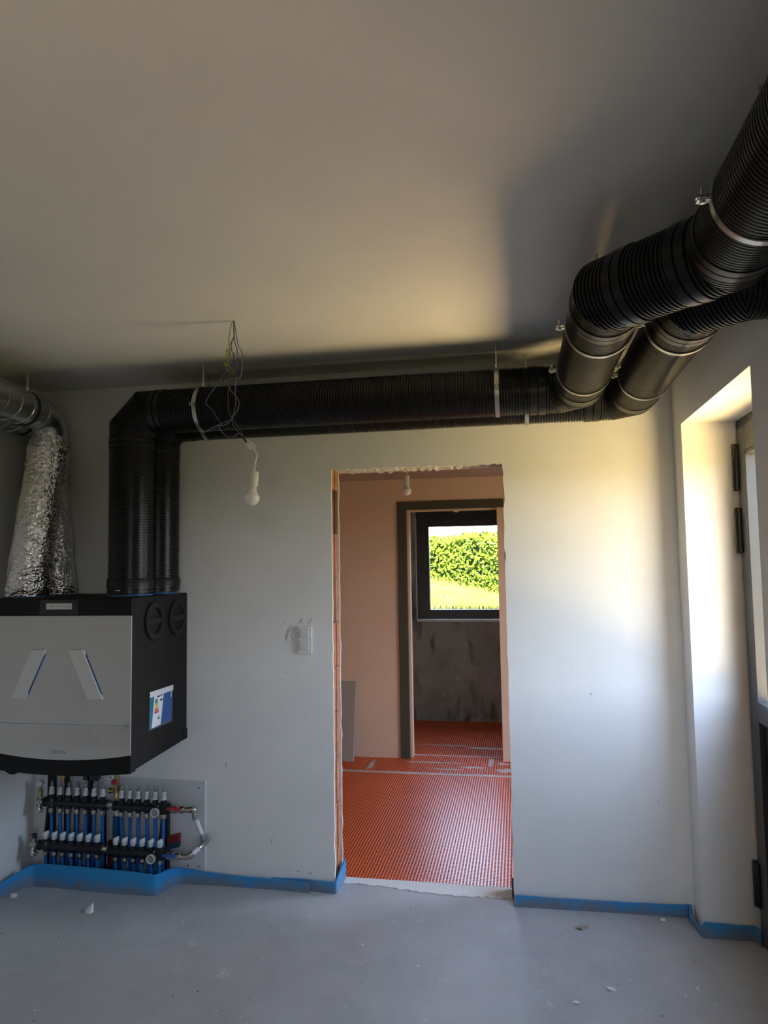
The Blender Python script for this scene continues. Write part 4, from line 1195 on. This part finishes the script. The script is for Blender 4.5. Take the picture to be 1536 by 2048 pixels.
wire('wire', [(-1.252, HY - .02, 2.215), (-1.215, HY - .01, 2.237), (-1.178, HY, 2.255), (-1.148, HY, 2.264), (-1.143, HY + .006, 2.285), (-1.130, HY, 2.325), (-1.126, HY - .01, 2.36), (-1.132, HY, 2.385), (-1.128, HY, 2.42), (-1.126, HY, 2.48),
     (-1.117, HY, 2.512), (-1.120, HY, 2.525), (-1.124, HY, 2.560), (-1.133, HY, 2.590), (-1.136, HY, 2.63), (hx, HY, 2.682)], W, wire_blue, lamp)
wire('wire', [(hx + .003, HY, 2.682), (-1.126, HY, 2.62), (-1.118, HY, 2.575), (-1.102, HY, 2.545), (-1.099, HY, 2.50), (-1.104, HY, 2.455), (-1.112, HY, 2.437), (-1.135, HY, 2.436), (-1.160, HY, 2.438), (-1.176, HY, 2.430), (-1.172, HY, 2.415),
     (-1.150, HY, 2.385), (-1.124, HY, 2.355), (-1.114, HY, 2.330), (-1.122, HY, 2.300), (-1.142, HY, 2.275), (-1.150, HY, 2.262), (-1.170, HY, 2.245), (-1.200, HY, 2.238), (-1.190, HY, 2.215), (-1.165, HY, 2.192), (-1.135, HY, 2.192), (-1.112, HY, 2.205), (-1.090, HY, 2.180), (-1.078, HY, 2.163)], W, wire_grey, lamp)
wire('wire', [(-1.137, HY, 2.545), (-1.136, HY, 2.49), (-1.142, HY, 2.470), (-1.156, HY, 2.452), (-1.156, HY + .01, 2.415), (-1.166, HY + .01, 2.380), (-1.166, HY + .01, 2.340), (-1.160, HY, 2.305), (-1.148, HY, 2.275), (-1.140, HY, 2.262), (-1.115, HY, 2.225), (-1.095, HY, 2.190), (-1.080, HY, 2.165)], W, wire_brown, lamp)
wire('wire', [(-1.118, HY, 2.516), (-1.126, HY, 2.512), (-1.136, HY, 2.514)], W, wire_grey, lamp)
wire('wire', [(-1.146, HY, 2.262), (-1.138, HY, 2.235), (-1.115, HY, 2.208), (-1.100, HY, 2.190), (-1.079, HY, 2.166)], W, wire_blue, lamp)
wire('wire', [(-1.104, HY, 2.195), (-1.092, HY, 2.178), (-1.078, HY, 2.160)], 0.0035, wire_black, lamp)
# terminal block
d = Vector((0.78, 0, -0.62)).normalized()
q = Vector((0.62, 0, 0.78)).normalized()
tb = MB()
c0 = Vector((-1.068, HY, 2.153))
for e in (-1, 0, 1):
    tb.cyl(c0 - d * 0.016 + q * e * 0.0085, c0 + d * 0.012 + q * e * 0.0085, 0.0058, n=10)
    tb.cyl(c0 + q * e * 0.0085 + Vector((0, -0.004, 0)), c0 + q * e * 0.0085 + Vector((0.004, -0.012, 0.003)), 0.0042, n=8)
tb.build('terminal_block', white_pl, lamp, smooth=40)
wire('hook', [(-1.060, HY, 2.148), (-1.050, HY, 2.145), (-1.046, HY, 2.150), (-1.050, HY, 2.155), (-1.054, HY, 2.146), (-1.047, HY, 2.130), (-1.036, HY, 2.110), (-1.042, HY, 2.09), (-1.046, HY, 2.070)], 0.0026, white_pl, lamp)
MB().box(-1.053, -1.041, HY - .004, HY + .004, 2.064, 2.080).build('cord_grip', white_pl, lamp, bevel=0.002)
wire('cord', [(-1.047, HY, 2.068), (-1.049, HY, 2.055), (-1.050, HY, 2.038)], 0.0038, white_pl, lamp)
ax = Vector((-0.016, 0, -0.14)).normalized()
top = Vector((-1.049, HY, 2.046))
MB().lathe(top, ax, [(0, 0.006), (0.002, 0.016), (0.008, 0.0195), (0.014, 0.0205), (0.060, 0.0205), (0.063, 0.019)], 28).build('lamp_holder', cream_pl, lamp, smooth=40)
b = MB().lathe(top + ax * 0.063, ax, [(0, 0.0165), (0.004, 0.0165), (0.018, 0.0185), (0.030, 0.0245), (0.036, 0.0290)], 32).build('bulb_base', cream_pl, lamp, smooth=40)
prof = [(0.036, 0.0290)] + [(0.0465 + 0.034 * math.sin(a), 0.0335 * math.cos(a)) for a in [R(v) for v in range(-16, 91, 8)]]
MB().lathe(top + ax * 0.063, ax, prof, 32).build('bulb_dome', white_glossy, lamp, smooth=40)

def small_bulb(x, y, z, label, s=1.0):
    t = thing('pendant_bulb', (x, y, z), label, 'light bulb', 'far pendant bulbs')
    MB().tube([(x + .012, y, Z2), (x + .004, y, z + 0.155), (x, y, z + 0.14)], 0.003, 6).build('cord', white_pl, t, smooth=40)
    MB().lathe((x, y, z + 0.145), (0, 0, -1), [(0, 0.008), (0.006, 0.019), (0.060, 0.0205), (0.063, 0.018)], 20).build('lamp_holder', cream_pl, t, smooth=40)
    MB().lathe((x, y, z + 0.084), (0, 0, -1), [(0, 0.0165), (0.018, 0.0185), (0.034, 0.0280)] + [(0.0505 + 0.0335 * math.sin(a), 0.0335 * math.cos(a)) for a in [R(v) for v in range(-16, 91, 10)]], 24).build('bulb_dome', white_glossy, t, smooth=40)
small_bulb(-0.755, 1.30, 2.137, 'small pendant bulb in the room of the orange mats')
small_bulb(-0.575, 3.30, 2.150, 'pendant bulb peeking below the second doorway\'s head')

# ------------------------------------------------------------------ bits lying on the screed
def chip(x, y, s, h, label, seed, m=chip_m, name='plaster_chip', cat='plaster chip', grp='plaster chips on the screed'):
    n = 7
    rnd = random.Random(seed)
    base = [(x + s * rnd.uniform(.7, 1.1) * math.cos(2 * PI * i / n), y + s * rnd.uniform(.5, .9) * math.sin(2 * PI * i / n)) for i in range(n)]
    o = MB()
    tx, ty = rnd.uniform(-.4, .4) * s, rnd.uniform(-.3, .3) * s
    o.quad_strip_rings([[Vector((a, b, 0.0)) for a, b in base], [Vector((x + (a - x) * .8 + tx, y + (b - y) * .8 + ty, h * rnd.uniform(.55, 1))) for a, b in base]], True, True, True)
    return tag(o.build(name, m), label, cat, grp)
m = MB()
m.v = [Vector(p) for p in ((-2.112, -0.385, 0), (-2.070, -0.380, 0), (-2.072, -0.405, 0), (-2.106, -0.402, 0), (-2.070, -0.382, 0.042), (-2.100, -0.388, 0.020), (-2.072, -0.396, 0.036), (-2.100, -0.398, 0.014))]
m.f = [(0, 1, 2, 3), (0, 5, 4, 1), (3, 2, 6, 7), (1, 4, 6, 2), (0, 3, 7, 5), (5, 7, 6, 4)]
tag(m.build('plaster_chip', chip_m), 'large white plaster wedge standing on the screed under the unit', 'plaster chip', 'plaster chips on the screed')
chip(-2.572, -0.296, 0.024, 0.016, 'crumbly plaster lump on the screed beside the side wall strip', 3)
chip(0.612, -0.056, 0.014, 0.010, 'small white chip on the screed below the room corner', 5)
chip(0.312, -0.652, 0.018, 0.010, 'pale flat plaster flake on the screed before the door recess', 8)
chip(0.168, -0.760, 0.016, 0.006, 'thin white plaster flake nearest the viewer on the screed', 9)
chip(0.640, -0.597, 0.010, 0.006, 'tiny plaster crumb closest to the outside door', 12)
lf = MB()
for i in range(3):
    a = 0.5 + i * 1.1
    c0 = Vector((0.236 + 0.014 * math.cos(a), -0.19 + 0.010 * math.sin(a * 2), 0.003 + 0.002 * i))
    k = Vector((math.cos(a), math.sin(a), 0.10)) * 0.026
    s = Vector((-math.sin(a), math.cos(a), 0.25)) * 0.010
    q0 = len(lf.v)
    lf.v += [c0 - k, c0 + s - k * .2, c0 + k, c0 - s + k * .1, c0 + Vector((0, 0, -0.0025))]
    lf.f += [(q0, q0 + 1, q0 + 4), (q0 + 1, q0 + 2, q0 + 4), (q0 + 2, q0 + 3, q0 + 4), (q0 + 3, q0, q0 + 4)]
tag(lf.build('dry_leaf', leaf_dry), 'dry brown leaf scrap on the screed before the back wall', 'leaf')
sp = MB()
rnd = random.Random(11)
for _ in range(420):
    x, y = rnd.uniform(-2.6, 0.7), rnd.uniform(-1.6, -0.06)
    s = rnd.choice((0.0012, 0.0018, 0.0026, 0.004)) * rnd.uniform(.7, 1.2)
    a = rnd.uniform(0, PI)
    b = len(sp.v)
    for k in range(5):
        t_ = a + 2 * PI * k / 5
        sp.v.append(Vector((x + s * math.cos(t_) * rnd.uniform(.6, 1.5), y + s * math.sin(t_), 0.0004)))
    sp.v.append(Vector((x, y, s * 0.8)))
    sp.f += [(b + k, b + (k + 1) % 5, b + 5) for k in range(5)]
tag(sp.build('plaster_crumbs', chip_m), 'tiny white plaster crumbs scattered over the screed', 'crumbs', None, 'stuff')
sp = MB()
for _ in range(45):
    x, y = rnd.uniform(-2.6, 0.7), rnd.uniform(-1.4, -0.06)
    s = rnd.uniform(0.0012, 0.003)
    sp.sphere((x, y, s * .5), s, 6, 4, 0.7)
tag(sp.build('dark_grit', mat('dark_grit', (0.05, 0.045, 0.04), 0.9)), 'dark grit scattered over the screed', 'grit', None, 'stuff')
